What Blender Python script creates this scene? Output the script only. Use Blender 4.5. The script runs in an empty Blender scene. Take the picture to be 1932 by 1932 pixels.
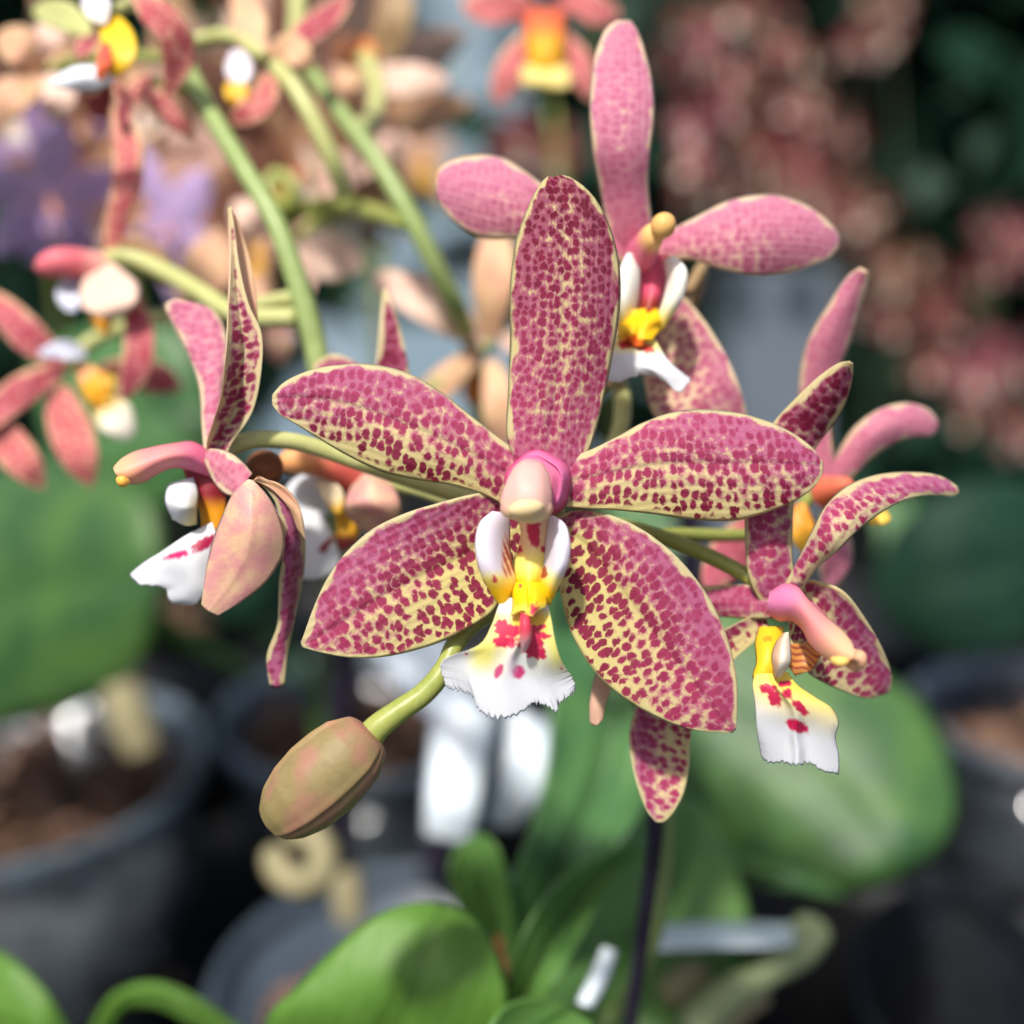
import bpy, math, random
import numpy as np
from mathutils import Vector, noise as mnoise
random.seed(7)
PI = math.pi
S = 0.001
sc = bpy.context.scene
COL = sc.collection
# ------------------------------------------------------------------ camera frame
PITCH = math.radians(16)
TANH = 0.462
D0 = 110.0
CAM = np.array([0, 0, 0.300])
FW = np.array([0, math.cos(PITCH), -math.sin(PITCH)])
RT = np.array([1.0, 0, 0])
UP = np.array([0, math.sin(PITCH), math.cos(PITCH)])

def P(x, y, z):
    """real position of a point seen at x,y lying z millimetres beyond the centre flower"""
    x = np.asarray(x, float); y = np.asarray(y, float); z = np.asarray(z, float)
    d = D0 + z
    X = (x - 966) / 966 * d * TANH; Y = (966 - y) / 966 * d * TANH
    return CAM + (X[..., None] * RT + Y[..., None] * UP + d[..., None] * FW) * S

def G(x, y, h):
    """point of the level plane at height h (m) along the sight line x,y"""
    r = P(x, y, 0) - CAM
    return CAM + r * ((h - CAM[2]) / r[2])

def pxmm(z):
    return (D0 + z) * TANH / 966

# ------------------------------------------------------------------ materials
def newmat(name):
    m = bpy.data.materials.new(name); m.use_nodes = True
    nt = m.node_tree; b = nt.nodes['Principled BSDF']
    return m, nt, b

class N:
    def __init__(s, nt): s.nt = nt
    def n(s, t, **k):
        o = s.nt.nodes.new(t)
        for a, v in k.items(): setattr(o, a, v)
        return o
    def l(s, a, b): s.nt.links.new(a, b)
    def math(s, op, a, b=None, c=None, clamp=False):
        o = s.n('ShaderNodeMath', operation=op, use_clamp=clamp)
        for i, v in enumerate((a, b, c)):
            if v is None: continue
            if isinstance(v, (int, float)): o.inputs[i].default_value = v
            else: s.l(v, o.inputs[i])
        return o.outputs[0]
    def mr(s, v, a, b, c=0.0, d=1.0, smooth=True):
        o = s.n('ShaderNodeMapRange', interpolation_type='SMOOTHSTEP' if smooth else 'LINEAR')
        for i, q in enumerate((v, a, b, c, d)):
            if isinstance(q, (int, float)): o.inputs[i].default_value = q
            else: s.l(q, o.inputs[i])
        return o.outputs[0]
    def mix(s, f, a, b, mode='MIX'):
        o = s.n('ShaderNodeMix', data_type='RGBA', blend_type=mode)
        for i, q in ((0, f), (6, a), (7, b)):
            if isinstance(q, (int, float)): o.inputs[i].default_value = q
            elif isinstance(q, tuple): o.inputs[i].default_value = (*q, 1)
            else: s.l(q, o.inputs[i])
        return o.outputs[2]
    def attr(s, nm):
        o = s.n('ShaderNodeAttribute', attribute_name=nm); return o.outputs['Fac']
    def noise(s, vec, scale, detail=2, rough=.5, dim='3D', w=None):
        o = s.n('ShaderNodeTexNoise', noise_dimensions=dim)
        s.l(vec, o.inputs['Vector']); o.inputs['Scale'].default_value = scale
        o.inputs['Detail'].default_value = detail; o.inputs['Roughness'].default_value = rough
        return o

def mat_spot(name, cream=(.61, .50, .28), yellow=(.54, .46, .13), pink=(.41, .065, .155), violet=(.42, .09, .26),
             lite=(.34, .016, .085), dark=(.13, .002, .018), sx=1.10, sy=.68, soft=.085, sss=.24, contrast=1.0):
    m, nt, b = newmat(name); n = N(nt)
    uv = n.n('ShaderNodeUVMap', uv_map='mm').outputs[0]
    dist = n.noise(uv, 0.9, 2)
    sub = n.n('ShaderNodeVectorMath', operation='SUBTRACT'); n.l(dist.outputs['Color'], sub.inputs[0]); sub.inputs[1].default_value = (.5, .5, .5)
    scl = n.n('ShaderNodeVectorMath', operation='SCALE'); n.l(sub.outputs[0], scl.inputs[0]); scl.inputs[3].default_value = .8
    add = n.n('ShaderNodeVectorMath', operation='ADD'); n.l(uv, add.inputs[0]); n.l(scl.outputs[0], add.inputs[1])
    d2 = n.noise(uv, 2.6, 2, .6)
    s2 = n.n('ShaderNodeVectorMath', operation='SUBTRACT'); n.l(d2.outputs['Color'], s2.inputs[0]); s2.inputs[1].default_value = (.5, .5, .5)
    c2 = n.n('ShaderNodeVectorMath', operation='SCALE'); n.l(s2.outputs[0], c2.inputs[0]); c2.inputs[3].default_value = .34
    add2 = n.n('ShaderNodeVectorMath', operation='ADD'); n.l(add.outputs[0], add2.inputs[0]); n.l(c2.outputs[0], add2.inputs[1])
    mul = n.n('ShaderNodeVectorMath', operation='MULTIPLY'); n.l(add2.outputs[0], mul.inputs[0]); mul.inputs[1].default_value = (sx, sy, 1)
    vo = n.n('ShaderNodeTexVoronoi', voronoi_dimensions='2D', feature='SMOOTH_F1'); n.l(mul.outputs[0], vo.inputs['Vector'])
    vo.inputs['Smoothness'].default_value = .10; vo.inputs['Scale'].default_value = 1.0; vo.inputs['Randomness'].default_value = .72
    sep = n.n('ShaderNodeSeparateColor'); n.l(vo.outputs['Color'], sep.inputs[0])
    spot, wash, drk, yel, edge, vio = [n.attr(q) for q in ('spot', 'wash', 'dark', 'yel', 'edge', 'vio')]
    fine = n.noise(uv, 3.2, 3)
    fz = n.math('SUBTRACT', fine.outputs[0], .5)
    rr = n.math('MULTIPLY_ADD', sep.outputs[0], .62, .56)
    thr = n.math('MULTIPLY', spot, n.math('MULTIPLY_ADD', n.math('SUBTRACT', n.noise(uv, .45, 2).outputs[0], .5), .9, rr))
    d = n.math('MULTIPLY_ADD', fz, .08, vo.outputs['Distance'])
    sf = n.math('MULTIPLY_ADD', wash, .07, soft - .02)
    lo = n.math('SUBTRACT', thr, sf); hi = n.math('ADD', thr, sf)
    mask = n.mr(d, lo, hi, 1.0, 0.0)
    med = n.noise(uv, 2.0, 4, .62)
    w = n.math('MULTIPLY_ADD', n.math('SUBTRACT', med.outputs[0], .5), 1.25, wash)
    w = n.math('MULTIPLY_ADD', n.math('SUBTRACT', vo.outputs['Distance'], .34), -.85, w)
    wm = n.mr(w, .02, .58)
    en = n.math('MULTIPLY_ADD', fz, .35, edge)
    big = n.noise(uv, .35, 2)
    e0 = n.math('MULTIPLY_ADD', big.outputs[0], 2.2, -.88)
    em = n.mr(en, e0, n.math('ADD', e0, .42))
    base = n.mix(n.math('MULTIPLY', yel, .75), cream, yellow)
    pk = n.mix(vio, pink, violet)
    pk = n.mix(n.math('MULTIPLY', n.math('MULTIPLY', drk, drk), .75, clamp=True), pk, (.20, .012, .06))
    wmf = n.math('MULTIPLY', n.math('MULTIPLY', wm, em), .92 * contrast)
    c = n.mix(wmf, base, pk)
    dk = n.math('MULTIPLY_ADD', sep.outputs[1], .3, n.math('MULTIPLY_ADD', drk, .9, -.1), clamp=True)
    sp = n.mix(dk, lite, dark)
    fade = n.math('SUBTRACT', 1.0, n.math('MULTIPLY', n.math('MULTIPLY', wash, n.math('SUBTRACT', 1.0, drk, clamp=True)), n.math('MULTIPLY_ADD', big.outputs[0], .9, .05)), clamp=True)
    mf = n.math('MULTIPLY', n.math('MULTIPLY', n.math('MULTIPLY', mask, em), fade), 1.0 * contrast)
    c = n.mix(mf, c, sp)
    gr = n.noise(uv, 9.0, 2, .7)
    c = n.mix(1.0, c, n.n('ShaderNodeCombineColor').outputs[0], 'MULTIPLY')
    cc = c.node.inputs[7].links[0].from_node
    g = n.mr(gr.outputs[0], .25, .75, .80, 1.22, False)
    for i in range(3): n.l(g, cc.inputs[i])
    n.l(c, b.inputs['Base Color'])
    b.inputs['Roughness'].default_value = .36; b.inputs['Specular IOR Level'].default_value = .20
    b.inputs['Subsurface Weight'].default_value = sss; b.inputs['Subsurface Scale'].default_value = .0009
    b.inputs['Subsurface Radius'].default_value = (1, .45, .35)
    # cell-like glitter and long veins
    wv = n.n('ShaderNodeSeparateXYZ'); n.l(uv, wv.inputs[0])
    vein = n.math('SINE', n.math('MULTIPLY_ADD', fz, 1.5, n.math('MULTIPLY', wv.outputs[1], 7.0)))
    hgt = n.math('MULTIPLY_ADD', vein, .22, n.math('MULTIPLY', gr.outputs[0], 1.0))
    bp = n.n('ShaderNodeBump'); bp.inputs['Strength'].default_value = .7; bp.inputs['Distance'].default_value = .00014
    n.l(hgt, bp.inputs['Height']); n.l(bp.outputs[0], b.inputs['Normal'])
    return m

def mat_mottle(name, c1, c2, c3=None, scale=.5, rough=.5, spec=.3, sss=.15, bump=.3, fine=6.0, trans=0):
    """two or three pigment tones in soft patches; scale per millimetre on the mm map"""
    m, nt, b = newmat(name); n = N(nt)
    uv = n.n('ShaderNodeUVMap', uv_map='mm').outputs[0]
    a = n.noise(uv, scale, 4, .6)
    c = n.mix(n.mr(a.outputs[0], .35, .65), c1, c2)
    f = n.noise(uv, fine, 3, .6)
    if c3: c = n.mix(n.mr(f.outputs[0], .5, .68, 0, .7), c, c3)
    n.l(c, b.inputs['Base Color'])
    b.inputs['Roughness'].default_value = rough; b.inputs['Specular IOR Level'].default_value = spec
    b.inputs['Subsurface Weight'].default_value = sss; b.inputs['Subsurface Scale'].default_value = .001
    b.inputs['Subsurface Radius'].default_value = (1, .6, .4)
    bp = n.n('ShaderNodeBump'); bp.inputs['Strength'].default_value = bump; bp.inputs['Distance'].default_value = .00012
    n.l(f.outputs[0], bp.inputs['Height']); n.l(bp.outputs[0], b.inputs['Normal'])
    return m

def mat_paint(name, rough=.45, sss=.25, bump=.25):
    """pigment stored on the surface (attribute Col), with a fine cell texture"""
    m, nt, b = newmat(name); n = N(nt)
    a = n.n('ShaderNodeAttribute', attribute_name='Col')
    uv = n.n('ShaderNodeUVMap', uv_map='mm').outputs[0]
    f = n.noise(uv, 8.0, 2, .6)
    cc = n.n('ShaderNodeCombineColor'); g = n.mr(f.outputs[0], .25, .75, .92, 1.06, False)
    for i in range(3): n.l(g, cc.inputs[i])
    c = n.mix(1.0, a.outputs['Color'], cc.outputs[0], 'MULTIPLY')
    n.l(c, b.inputs['Base Color'])
    b.inputs['Roughness'].default_value = rough; b.inputs['Specular IOR Level'].default_value = .35
    b.inputs['Subsurface Weight'].default_value = sss; b.inputs['Subsurface Scale'].default_value = .0008
    b.inputs['Subsurface Radius'].default_value = (1, .8, .6)
    bp = n.n('ShaderNodeBump'); bp.inputs['Strength'].default_value = bump; bp.inputs['Distance'].default_value = .0001
    n.l(f.outputs[0], bp.inputs['Height']); n.l(bp.outputs[0], b.inputs['Normal'])
    return m

def mat_obj(name, c1, c2, scale=200, rough=.6, spec=.3, bump=.2, bd=.0005):
    m, nt, b = newmat(name); n = N(nt)
    tc = n.n('ShaderNodeTexCoord').outputs['Object']
    a = n.noise(tc, scale, 5, .6)
    n.l(n.mix(n.mr(a.outputs[0], .35, .65), c1, c2), b.inputs['Base Color'])
    b.inputs['Roughness'].default_value = rough; b.inputs['Specular IOR Level'].default_value = spec
    bp = n.n('ShaderNodeBump'); bp.inputs['Strength'].default_value = bump; bp.inputs['Distance'].default_value = bd
    n.l(a.outputs[0], bp.inputs['Height']); n.l(bp.outputs[0], b.inputs['Normal'])
    return m

def mat_leaf(name, c1, c2, rough=.32, spec=.5, sc_=.02):
    m, nt, b = newmat(name); n = N(nt)
    uv = n.n('ShaderNodeUVMap', uv_map='mm').outputs[0]
    a = n.noise(uv, .06, 4, .6); f = n.noise(uv, 1.6, 4, .65)
    c = n.mix(n.mr(a.outputs[0], .35, .65), c1, c2)
    xyz = n.n('ShaderNodeSeparateXYZ'); n.l(uv, xyz.inputs[0])
    rib = n.mr(n.math('ABSOLUTE', xyz.outputs[1]), 0.2, 1.6, 1, 0)
    c = n.mix(n.math('MULTIPLY', rib, .35), c, tuple(min(1, q * .6) for q in c1))
    c = n.mix(n.mr(f.outputs[0], .45, .75, 0, .25), c, tuple(min(1, q * 1.5) for q in c2))
    n.l(c, b.inputs['Base Color'])
    b.inputs['Roughness'].default_value = rough; b.inputs['Specular IOR Level'].default_value = spec
    b.inputs['Subsurface Weight'].default_value = .1; b.inputs['Subsurface Scale'].default_value = .0015
    b.inputs['Subsurface Radius'].default_value = (.5, 1, .2)
    vn = n.math('SINE', n.math('MULTIPLY_ADD', a.outputs[0], 6.0, n.math('MULTIPLY', xyz.outputs[1], 2.2)))
    bp = n.n('ShaderNodeBump'); bp.inputs['Strength'].default_value = .35; bp.inputs['Distance'].default_value = .0004
    n.l(n.math('MULTIPLY_ADD', vn, .18, f.outputs[0]), bp.inputs['Height']); n.l(bp.outputs[0], b.inputs['Normal'])
    return m

def mat_clear(name, tint, opac, rough=.10):
    """see-through pot plastic: clear sheet, a little milky film, mirror-like skin with wrinkles"""
    m, nt, b = newmat(name); n = N(nt); nt.nodes.remove(b); out = nt.nodes['Material Output']
    tc = n.n('ShaderNodeTexCoord').outputs['Object']
    tr = n.n('ShaderNodeBsdfTransparent'); tr.inputs[0].default_value = (.93, .95, .96, 1)
    df = n.n('ShaderNodeBsdfDiffuse'); df.inputs[0].default_value = (*tint, 1)
    gl = n.n('ShaderNodeBsdfGlossy'); gl.inputs['Roughness'].default_value = rough; gl.inputs[0].default_value = (.95, .97, 1, 1)
    a = n.noise(tc, 55, 4, .6); k = n.noise(tc, 28, 3, .5)
    bp = n.n('ShaderNodeBump'); bp.inputs['Strength'].default_value = 1; bp.inputs['Distance'].default_value = .008
    n.l(k.outputs[0], bp.inputs['Height']); n.l(bp.outputs[0], gl.inputs['Normal'])
    m1 = n.n('ShaderNodeMixShader'); m2 = n.n('ShaderNodeMixShader'); fr = n.n('ShaderNodeFresnel'); fr.inputs[0].default_value = 1.5
    n.l(n.mr(a.outputs[0], .3, .7, opac * .5, min(1, opac * 1.5)), m1.inputs[0]); n.l(tr.outputs[0], m1.inputs[1]); n.l(df.outputs[0], m1.inputs[2])
    n.l(n.math('MULTIPLY', fr.outputs[0], 1.0, clamp=True), m2.inputs[0]); n.l(m1.outputs[0], m2.inputs[1]); n.l(gl.outputs[0], m2.inputs[2]); n.l(m2.outputs[0], out.inputs[0])
    return m

M = {}
M['spot'] = mat_spot('spotted_petal')
M['spot_mid'] = mat_spot('spotted_petal_pink', cream=(.74, .52, .36), pink=(.54, .12, .22), violet=(.56, .14, .32), lite=(.46, .06, .17), soft=.16, contrast=.86)
M['spot_salmon'] = mat_spot('spotted_petal_salmon', cream=(.78, .46, .28), pink=(.60, .17, .17), violet=(.5, .08, .2), lite=(.50, .05, .08), dark=(.3, .02, .05), soft=.12)
M['back'] = mat_mottle('petal_back', (.66, .47, .29), (.62, .36, .27), (.58, .28, .24), .25, .45, .3)
M['back_pink'] = mat_mottle('petal_back_pink', (.68, .46, .28), (.62, .28, .27), (.60, .20, .22), .35, .4, .35, .3)
M['peach'] = mat_mottle('petal_back_peach', (.70, .45, .25), (.66, .34, .22), (.7, .5, .33), .2, .5, .3, .3)
M['peach_pale'] = mat_mottle('petal_back_pale', (.82, .58, .46), (.80, .50, .41), (.85, .64, .5), .2, .5, .3, .3)
M['paint'] = mat_paint('lip_skin')
M['column'] = mat_paint('column_skin', rough=.5, sss=.3, bump=.15)
M['collar'] = mat_paint('collar_skin', rough=.7, sss=.3, bump=.8)
M['bud'] = mat_mottle('bud_skin', (.24, .21, .085), (.37, .17, .13), (.40, .34, .16), .2, .5, .3, .1, .35, 5.0)
M['pedicel'] = mat_mottle('pedicel_green', (.29, .34, .07), (.35, .38, .09), (.40, .44, .14), .3, .35, .45, .15, .1, 2.0)
M['pedicel_pale'] = mat_mottle('pedicel_pale', (.55, .56, .23), (.48, .50, .18), (.6, .6, .3), .3, .4, .4, .15, .1, 2.0)
M['stem'] = mat_mottle('spike_green', (.28, .38, .12), (.33, .42, .15), (.38, .46, .2), .2, .4, .4, .1, .1, 1.0)
M['stem_tan'] = mat_mottle('pedicel_tan', (.38, .26, .13), (.32, .2, .1), None, .2, .5, .3)
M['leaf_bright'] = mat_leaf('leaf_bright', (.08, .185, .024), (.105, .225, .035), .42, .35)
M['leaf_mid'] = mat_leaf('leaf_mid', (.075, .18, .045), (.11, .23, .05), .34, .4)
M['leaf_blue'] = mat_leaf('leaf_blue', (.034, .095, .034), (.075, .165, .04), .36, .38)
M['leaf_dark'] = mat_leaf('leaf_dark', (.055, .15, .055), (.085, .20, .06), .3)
M['leaf_shaded'] = mat_leaf('leaf_shaded', (.010, .036, .024), (.016, .05, .03), .5, .15)  # darkened green: the gloom of the background is painted into these leaves
M['tag'] = mat_obj('tag_plastic', (.72, .83, .93), (.80, .88, .95), 300, .35, .4, .05)
M['stake'] = mat_obj('stake_plastic', (.022, .016, .035), (.035, .028, .05), 400, .4, .4, .1)
M['pot_rim'] = mat_clear('pot_rim', (.22, .29, .35), .45)
M['clear'] = mat_clear('pot_clear', (.42, .50, .56), .14)
M['clear_dim'] = mat_clear('pot_clear_dim', (.20, .25, .30), .12)
M['pot_dark'] = mat_obj('pot_black', (.007, .008, .011), (.012, .014, .018), 100, .4, .15, .1)
M['pot_grey'] = mat_obj('pot_grey', (.05, .07, .095), (.08, .105, .14), 60, .4, .4, .1)
M['bark'] = mat_obj('bark', (.26, .15, .10), (.07, .04, .03), 260, .8, .2, .6, .002)
M['mat'] = mat_obj('bench_shade', (.007, .008, .009), (.014, .015, .017), 500, .9, .05, .4, .001)  # bench top near black: shade between the pots is put into its colour
M['concrete'] = mat_obj('concrete', (.24, .33, .40), (.30, .38, .44), 3, .8, .2, .2, .003)
M['root'] = mat_mottle('root_skin', (.34, .28, .17), (.27, .25, .14), (.3, .32, .14), .2, .6, .2, 0)
M['root_green'] = mat_mottle('root_green', (.25, .32, .14), (.32, .36, .2), (.4, .38, .25), .2, .6, .2, 0)
M['lav'] = mat_mottle('lavender_petal', (.50, .38, .72), (.66, .44, .72), (.75, .62, .85), .2, .5, .3, .3)
M['brown'] = mat_mottle('withered', (.16, .05, .02), (.25, .08, .03), (.3, .12, .04), .5, .6, .3)
M['steel'] = mat_obj('steel', (.16, .20, .25), (.20, .24, .29), 20, .5, .5, .1)

# ------------------------------------------------------------------ scene objects
def thing(name, label, cat, loc, group=None):
    o = bpy.data.objects.new(name, None); COL.objects.link(o)
    o.location = tuple(loc); o.empty_display_size = .01
    o['label'] = label; o['category'] = cat
    if group: o['group'] = group
    return o
def part_node(name, parent, loc, label=None):
    """an Empty for a part that has its own sub-parts"""
    o = bpy.data.objects.new(name, None); COL.objects.link(o); o.parent = parent
    o.location = tuple(np.array(loc) - worldloc(parent)); o.empty_display_size = .005
    if label: o['label'] = label
    return o
def worldloc(o):
    v = np.zeros(3)
    while o is not None:
        v = v + np.array(o.location); o = o.parent
    return v
def obj(name, verts, faces, mats, parent=None, midx=None, uv=None, attrs=None, col=None, smooth=True, origin=None, label=None):
    verts = np.asarray(verts, float)
    if parent is not None: org = worldloc(parent); loc = np.zeros(3)
    else: org = np.array(origin) if origin is not None else verts.mean(0); loc = org
    me = bpy.data.meshes.new(name)
    me.from_pydata((verts - org).tolist(), [], faces)
    for m in mats: me.materials.append(m)
    if midx is not None: me.polygons.foreach_set('material_index', midx)
    me.polygons.foreach_set('use_smooth', [smooth] * len(me.polygons))
    if uv is not None:
        l = me.uv_layers.new(name='mm')
        vi = np.zeros(len(me.loops), int); me.loops.foreach_get('vertex_index', vi)
        l.data.foreach_set('uv', np.asarray(uv, float)[vi].ravel())
    if attrs:
        for k, v in attrs.items():
            a = me.attributes.new(k, 'FLOAT', 'POINT'); a.data.foreach_set('value', np.asarray(v, float).ravel())
    if col is not None:
        a = me.attributes.new('Col', 'FLOAT_COLOR', 'POINT')
        c4 = np.concatenate([np.asarray(col, float), np.ones((len(verts), 1))], 1); a.data.foreach_set('color', c4.ravel())
    me.update()
    o = bpy.data.objects.new(name, me); COL.objects.link(o)
    o.location = tuple(loc)
    if parent is not None: o.parent = parent
    if label: o['label'] = label
    return o
def tag(o, label, cat, group=None, kind=None):
    if kind: o['kind'] = kind
    if label: o['label'] = label
    if cat: o['category'] = cat
    if group: o['group'] = group
    return o

def crom(pts, n):
    """smooth resampling of a polyline, even along its parameter"""
    p = np.asarray(pts, float)
    if len(p) == 2: return p[0] + (p[1] - p[0]) * np.linspace(0, 1, n)[:, None]
    seg = np.linalg.norm(np.diff(p[:, :2], axis=0), axis=1) ** .5 + 1e-6
    T = np.concatenate([[0], np.cumsum(seg)]); T /= T[-1]
    # finite difference tangents
    m = np.zeros_like(p)
    for i in range(len(p)):
        if i == 0: m[i] = (p[1] - p[0]) / (T[1] - T[0])
        elif i == len(p) - 1: m[i] = (p[-1] - p[-2]) / (T[-1] - T[-2])
        else:
            a = (p[i] - p[i - 1]) / (T[i] - T[i - 1]); b = (p[i + 1] - p[i]) / (T[i + 1] - T[i])
            m[i] = (a * (T[i + 1] - T[i]) + b * (T[i] - T[i - 1])) / (T[i + 1] - T[i - 1])
    q = np.linspace(0, 1, n); out = np.zeros((n, p.shape[1]))
    k = np.clip(np.searchsorted(T, q, side='right') - 1, 0, len(p) - 2)
    h = (T[k + 1] - T[k])[:, None]; u = ((q - T[k])[:, None]) / h
    return ((2*u**3 - 3*u**2 + 1) * p[k] + (u**3 - 2*u**2 + u) * h * m[k] + (-2*u**3 + 3*u**2) * p[k + 1] + (u**3 - u**2) * h * m[k + 1])

def interp(v, t):
    if np.isscalar(v): return np.full_like(t, v, dtype=float)
    v = list(v)
    c = crom([(i, q) for i, q in enumerate(v)], 101)[:, 1]
    return np.interp(t, np.linspace(0, 1, 101), c)

def grid(F, t, s):
    """bilinear field; rows along the petal, columns across (first column = edge A)"""
    if np.isscalar(F): return np.full(t.shape, float(F))
    F = np.asarray(F, float)
    if F.ndim == 1: F = F[:, None] * np.ones((1, 2))
    r = t * (F.shape[0] - 1); c = (s + 1) / 2 * (F.shape[1] - 1)
    r0 = np.clip(r.astype(int), 0, F.shape[0] - 2) if F.shape[0] > 1 else r.astype(int) * 0
    c0 = np.clip(c.astype(int), 0, F.shape[1] - 2)
    fr = r - r0; fc = c - c0
    r1 = np.minimum(r0 + 1, F.shape[0] - 1)
    return (F[r0, c0] * (1 - fr) * (1 - fc) + F[r1, c0] * fr * (1 - fc) + F[r0, c0 + 1] * (1 - fr) * fc + F[r1, c0 + 1] * fr * fc)

SEED = [0]
def petal(name, parent, A, B, z=0, cup=0, roll=0, fields=None, mats=('spot', 'back'), nt=40, ns=16, thick=.45,
          wave=.25, tip=None, crease=0, paint=None, fringe=0, origin=None, label=None, vs=1.15):
    """petal, leaf or lip lobe between its two edges A and B (base to tip).
       z: depth along it in mm, cup: edges bent back (+) or forward (-), roll: edge B further than edge A"""
    SEED[0] += 1; rs = np.random.RandomState(SEED[0] * 13 + 5)
    A = crom(A, nt + 1); B = crom(B, nt + 1)
    s = np.linspace(-1, 1, ns + 1); t = np.linspace(0, 1, nt + 1)
    Tt, Ss = np.meshgrid(t, s, indexing='ij')
    w = (Ss + 1) / 2
    XY = A[:, None, :2] * (1 - w[..., None]) + B[:, None, :2] * w[..., None]
    if tip is not None:
        E = crom(tip, ns + 1)
        if fringe:
            fr = np.array([mnoise.noise(Vector((q * 40, SEED[0], 0))) + .8 * mnoise.noise(Vector((q * 95, SEED[0], 3))) + .8*((q*37)%1-.5) for q in s])
            FRG = fringe * fr; FRG[0] = FRG[-1] = 0
        lin = A[-1, :2] * (1 - ((s + 1) / 2)[:, None]) + B[-1, :2] * ((s + 1) / 2)[:, None]
        XY = XY + (E - lin)[None] * (Tt[..., None] ** 3)
        if fringe: XY[..., 1] += FRG[None] * Tt ** 16
    if fringe and tip is not None:
        k = sst(Tt, .68, .82) * np.abs(Ss) ** 5
        XY[..., 0] += fringe * .45 * k * np.sign(Ss) * np.array([[mnoise.noise(Vector((a * 45, np.sign(b) * 2, 8))) for b in s] for a in t])
    Z = interp(z, Tt)
    hw = np.linalg.norm(A[:, :2] - B[:, :2], axis=1) / 2 * pxmm(Z.mean())
    wn = (hw / max(hw.max(), 1e-6))[:, None]
    Z = Z + interp(cup, Tt) * Ss ** 2 * wn + interp(roll, Tt) * Ss * wn + interp(crease, Tt) * np.exp(-(Ss / .12) ** 2) * wn
    if wave:
        ph = rs.rand(4) * 6.28
        Z = Z + wave * (np.sin(Tt * 7 + ph[0]) * np.sin(Ss * 2.3 + ph[1]) + .5 * np.sin(Tt * 15 + ph[2]) * Ss ** 2 * np.sin(Ss * 3 + ph[3])) * wn
    V = P(XY[..., 0], XY[..., 1], Z)
    du = np.gradient(V, axis=0); dv = np.gradient(V, axis=1)
    nrm = np.cross(du, dv); nrm /= np.linalg.norm(nrm, axis=2)[..., None] + 1e-12
    view = V - CAM; sg = np.sign((nrm * view).sum(2).mean()); nrm *= sg    # pointing away from the viewer side
    arc = np.concatenate([[0], np.cumsum(np.linalg.norm(np.diff(V[:, ns // 2], axis=0), axis=1))]) / S
    L = arc[-1]
    u = arc[:, None] * np.ones_like(Ss); v = Ss * hw[:, None]
    edge = np.minimum((1 - np.abs(Ss)) * hw[:, None], (L - u) + (1e3 if tip is not None and not fringe else 0))
    prof = (1 - np.abs(Ss) ** 6) * (1 - Tt ** 40)
    Bk = V + nrm * (thick * S * prof)[..., None]
    nv = (nt + 1) * (ns + 1)
    idx = np.arange(nv).reshape(nt + 1, ns + 1); bidx = idx.copy(); bidx[:-1, 1:-1] = nv + np.arange(nt * (ns - 1)).reshape(nt, ns - 1)
    verts = np.concatenate([V.reshape(-1, 3), Bk[:-1, 1:-1].reshape(-1, 3)])
    uo = rs.rand() * 60
    uv = np.stack([u + uo, v * vs], 2); uvs = np.concatenate([uv.reshape(-1, 2), uv[:-1, 1:-1].reshape(-1, 2)])
    faces = []; mi = []
    q = np.stack([idx[:-1, :-1], idx[1:, :-1], idx[1:, 1:], idx[:-1, 1:]], 2).reshape(-1, 4)
    qb = np.stack([bidx[:-1, :-1], bidx[:-1, 1:], bidx[1:, 1:], bidx[1:, :-1]], 2).reshape(-1, 4)
    if sg < 0: faces = q.tolist() + qb.tolist()
    else: faces = q[:, ::-1].tolist() + qb[:, ::-1].tolist()
    mi = [0] * len(q) + [1] * len(qb)
    def full(a): return np.concatenate([a.ravel(), a[:-1, 1:-1].ravel()])
    attrs = None; col = None
    F = dict(wash=.7, spot=.42, dark=.2, yel=0, vio=0.2)
    if fields: F.update(fields)
    if mats[0].startswith('spot') or mats[1].startswith('spot'):
        attrs = {k: full(grid(F[k], Tt, Ss)) for k in F}; attrs['edge'] = full(edge)
    if paint is not None:
        c = paint(XY[..., 0], XY[..., 1], Tt, Ss); col = np.concatenate([c.reshape(-1, 3), c[:-1, 1:-1].reshape(-1, 3)])
    ms = [M[mats[0]], M[mats[1]]]
    return obj(name, verts, faces, ms, parent, mi, uvs, attrs, col, origin=origin, label=label)

def prof_w(kind, t):
    if kind == 'petal': return np.sin(PI * np.clip(t * .86 + .10, 0, 1)) ** .75 * (1 - t ** 14)
    if kind == 'sepal': return (.30 + .70 * np.sin(PI * np.clip(t * .80 + .03, 0, 1))) * np.sqrt(np.clip(1 - t ** 5, 0, 1))
    if kind == 'spoon': return (.32 + .68 * np.sin(PI * np.clip(t, 0, 1) ** 1.5)) * np.sqrt(np.clip(1 - t ** 6, 0, 1))
    if kind == 'leaf': return (.35 + .65 * np.sin(PI * np.clip(t * .85, 0, 1))) * np.sqrt(np.clip(1 - t ** 4, 0, 1))
    if kind == 'strip': return np.ones_like(t) * np.sqrt(np.clip(1 - t ** 30, 0, 1))
def cpetal(name, parent, pts, w, z=0, kind='sepal', **k):
    """petal given by its midline and greatest width in the picture's scale"""
    n = 24; c = crom(pts, n); d = np.gradient(c, axis=0); d /= np.linalg.norm(d, axis=1)[:, None] + 1e-9
    nr = np.stack([-d[:, 1], d[:, 0]], 1)
    h = (prof_w(kind, np.linspace(0, 1, n)) * w / 2 + .4)[:, None]
    k.setdefault('nt', 24); k.setdefault('ns', 10)
    return petal(name, parent, (c + nr * h).tolist(), (c - nr * h).tolist(), z=z, **k)

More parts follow.
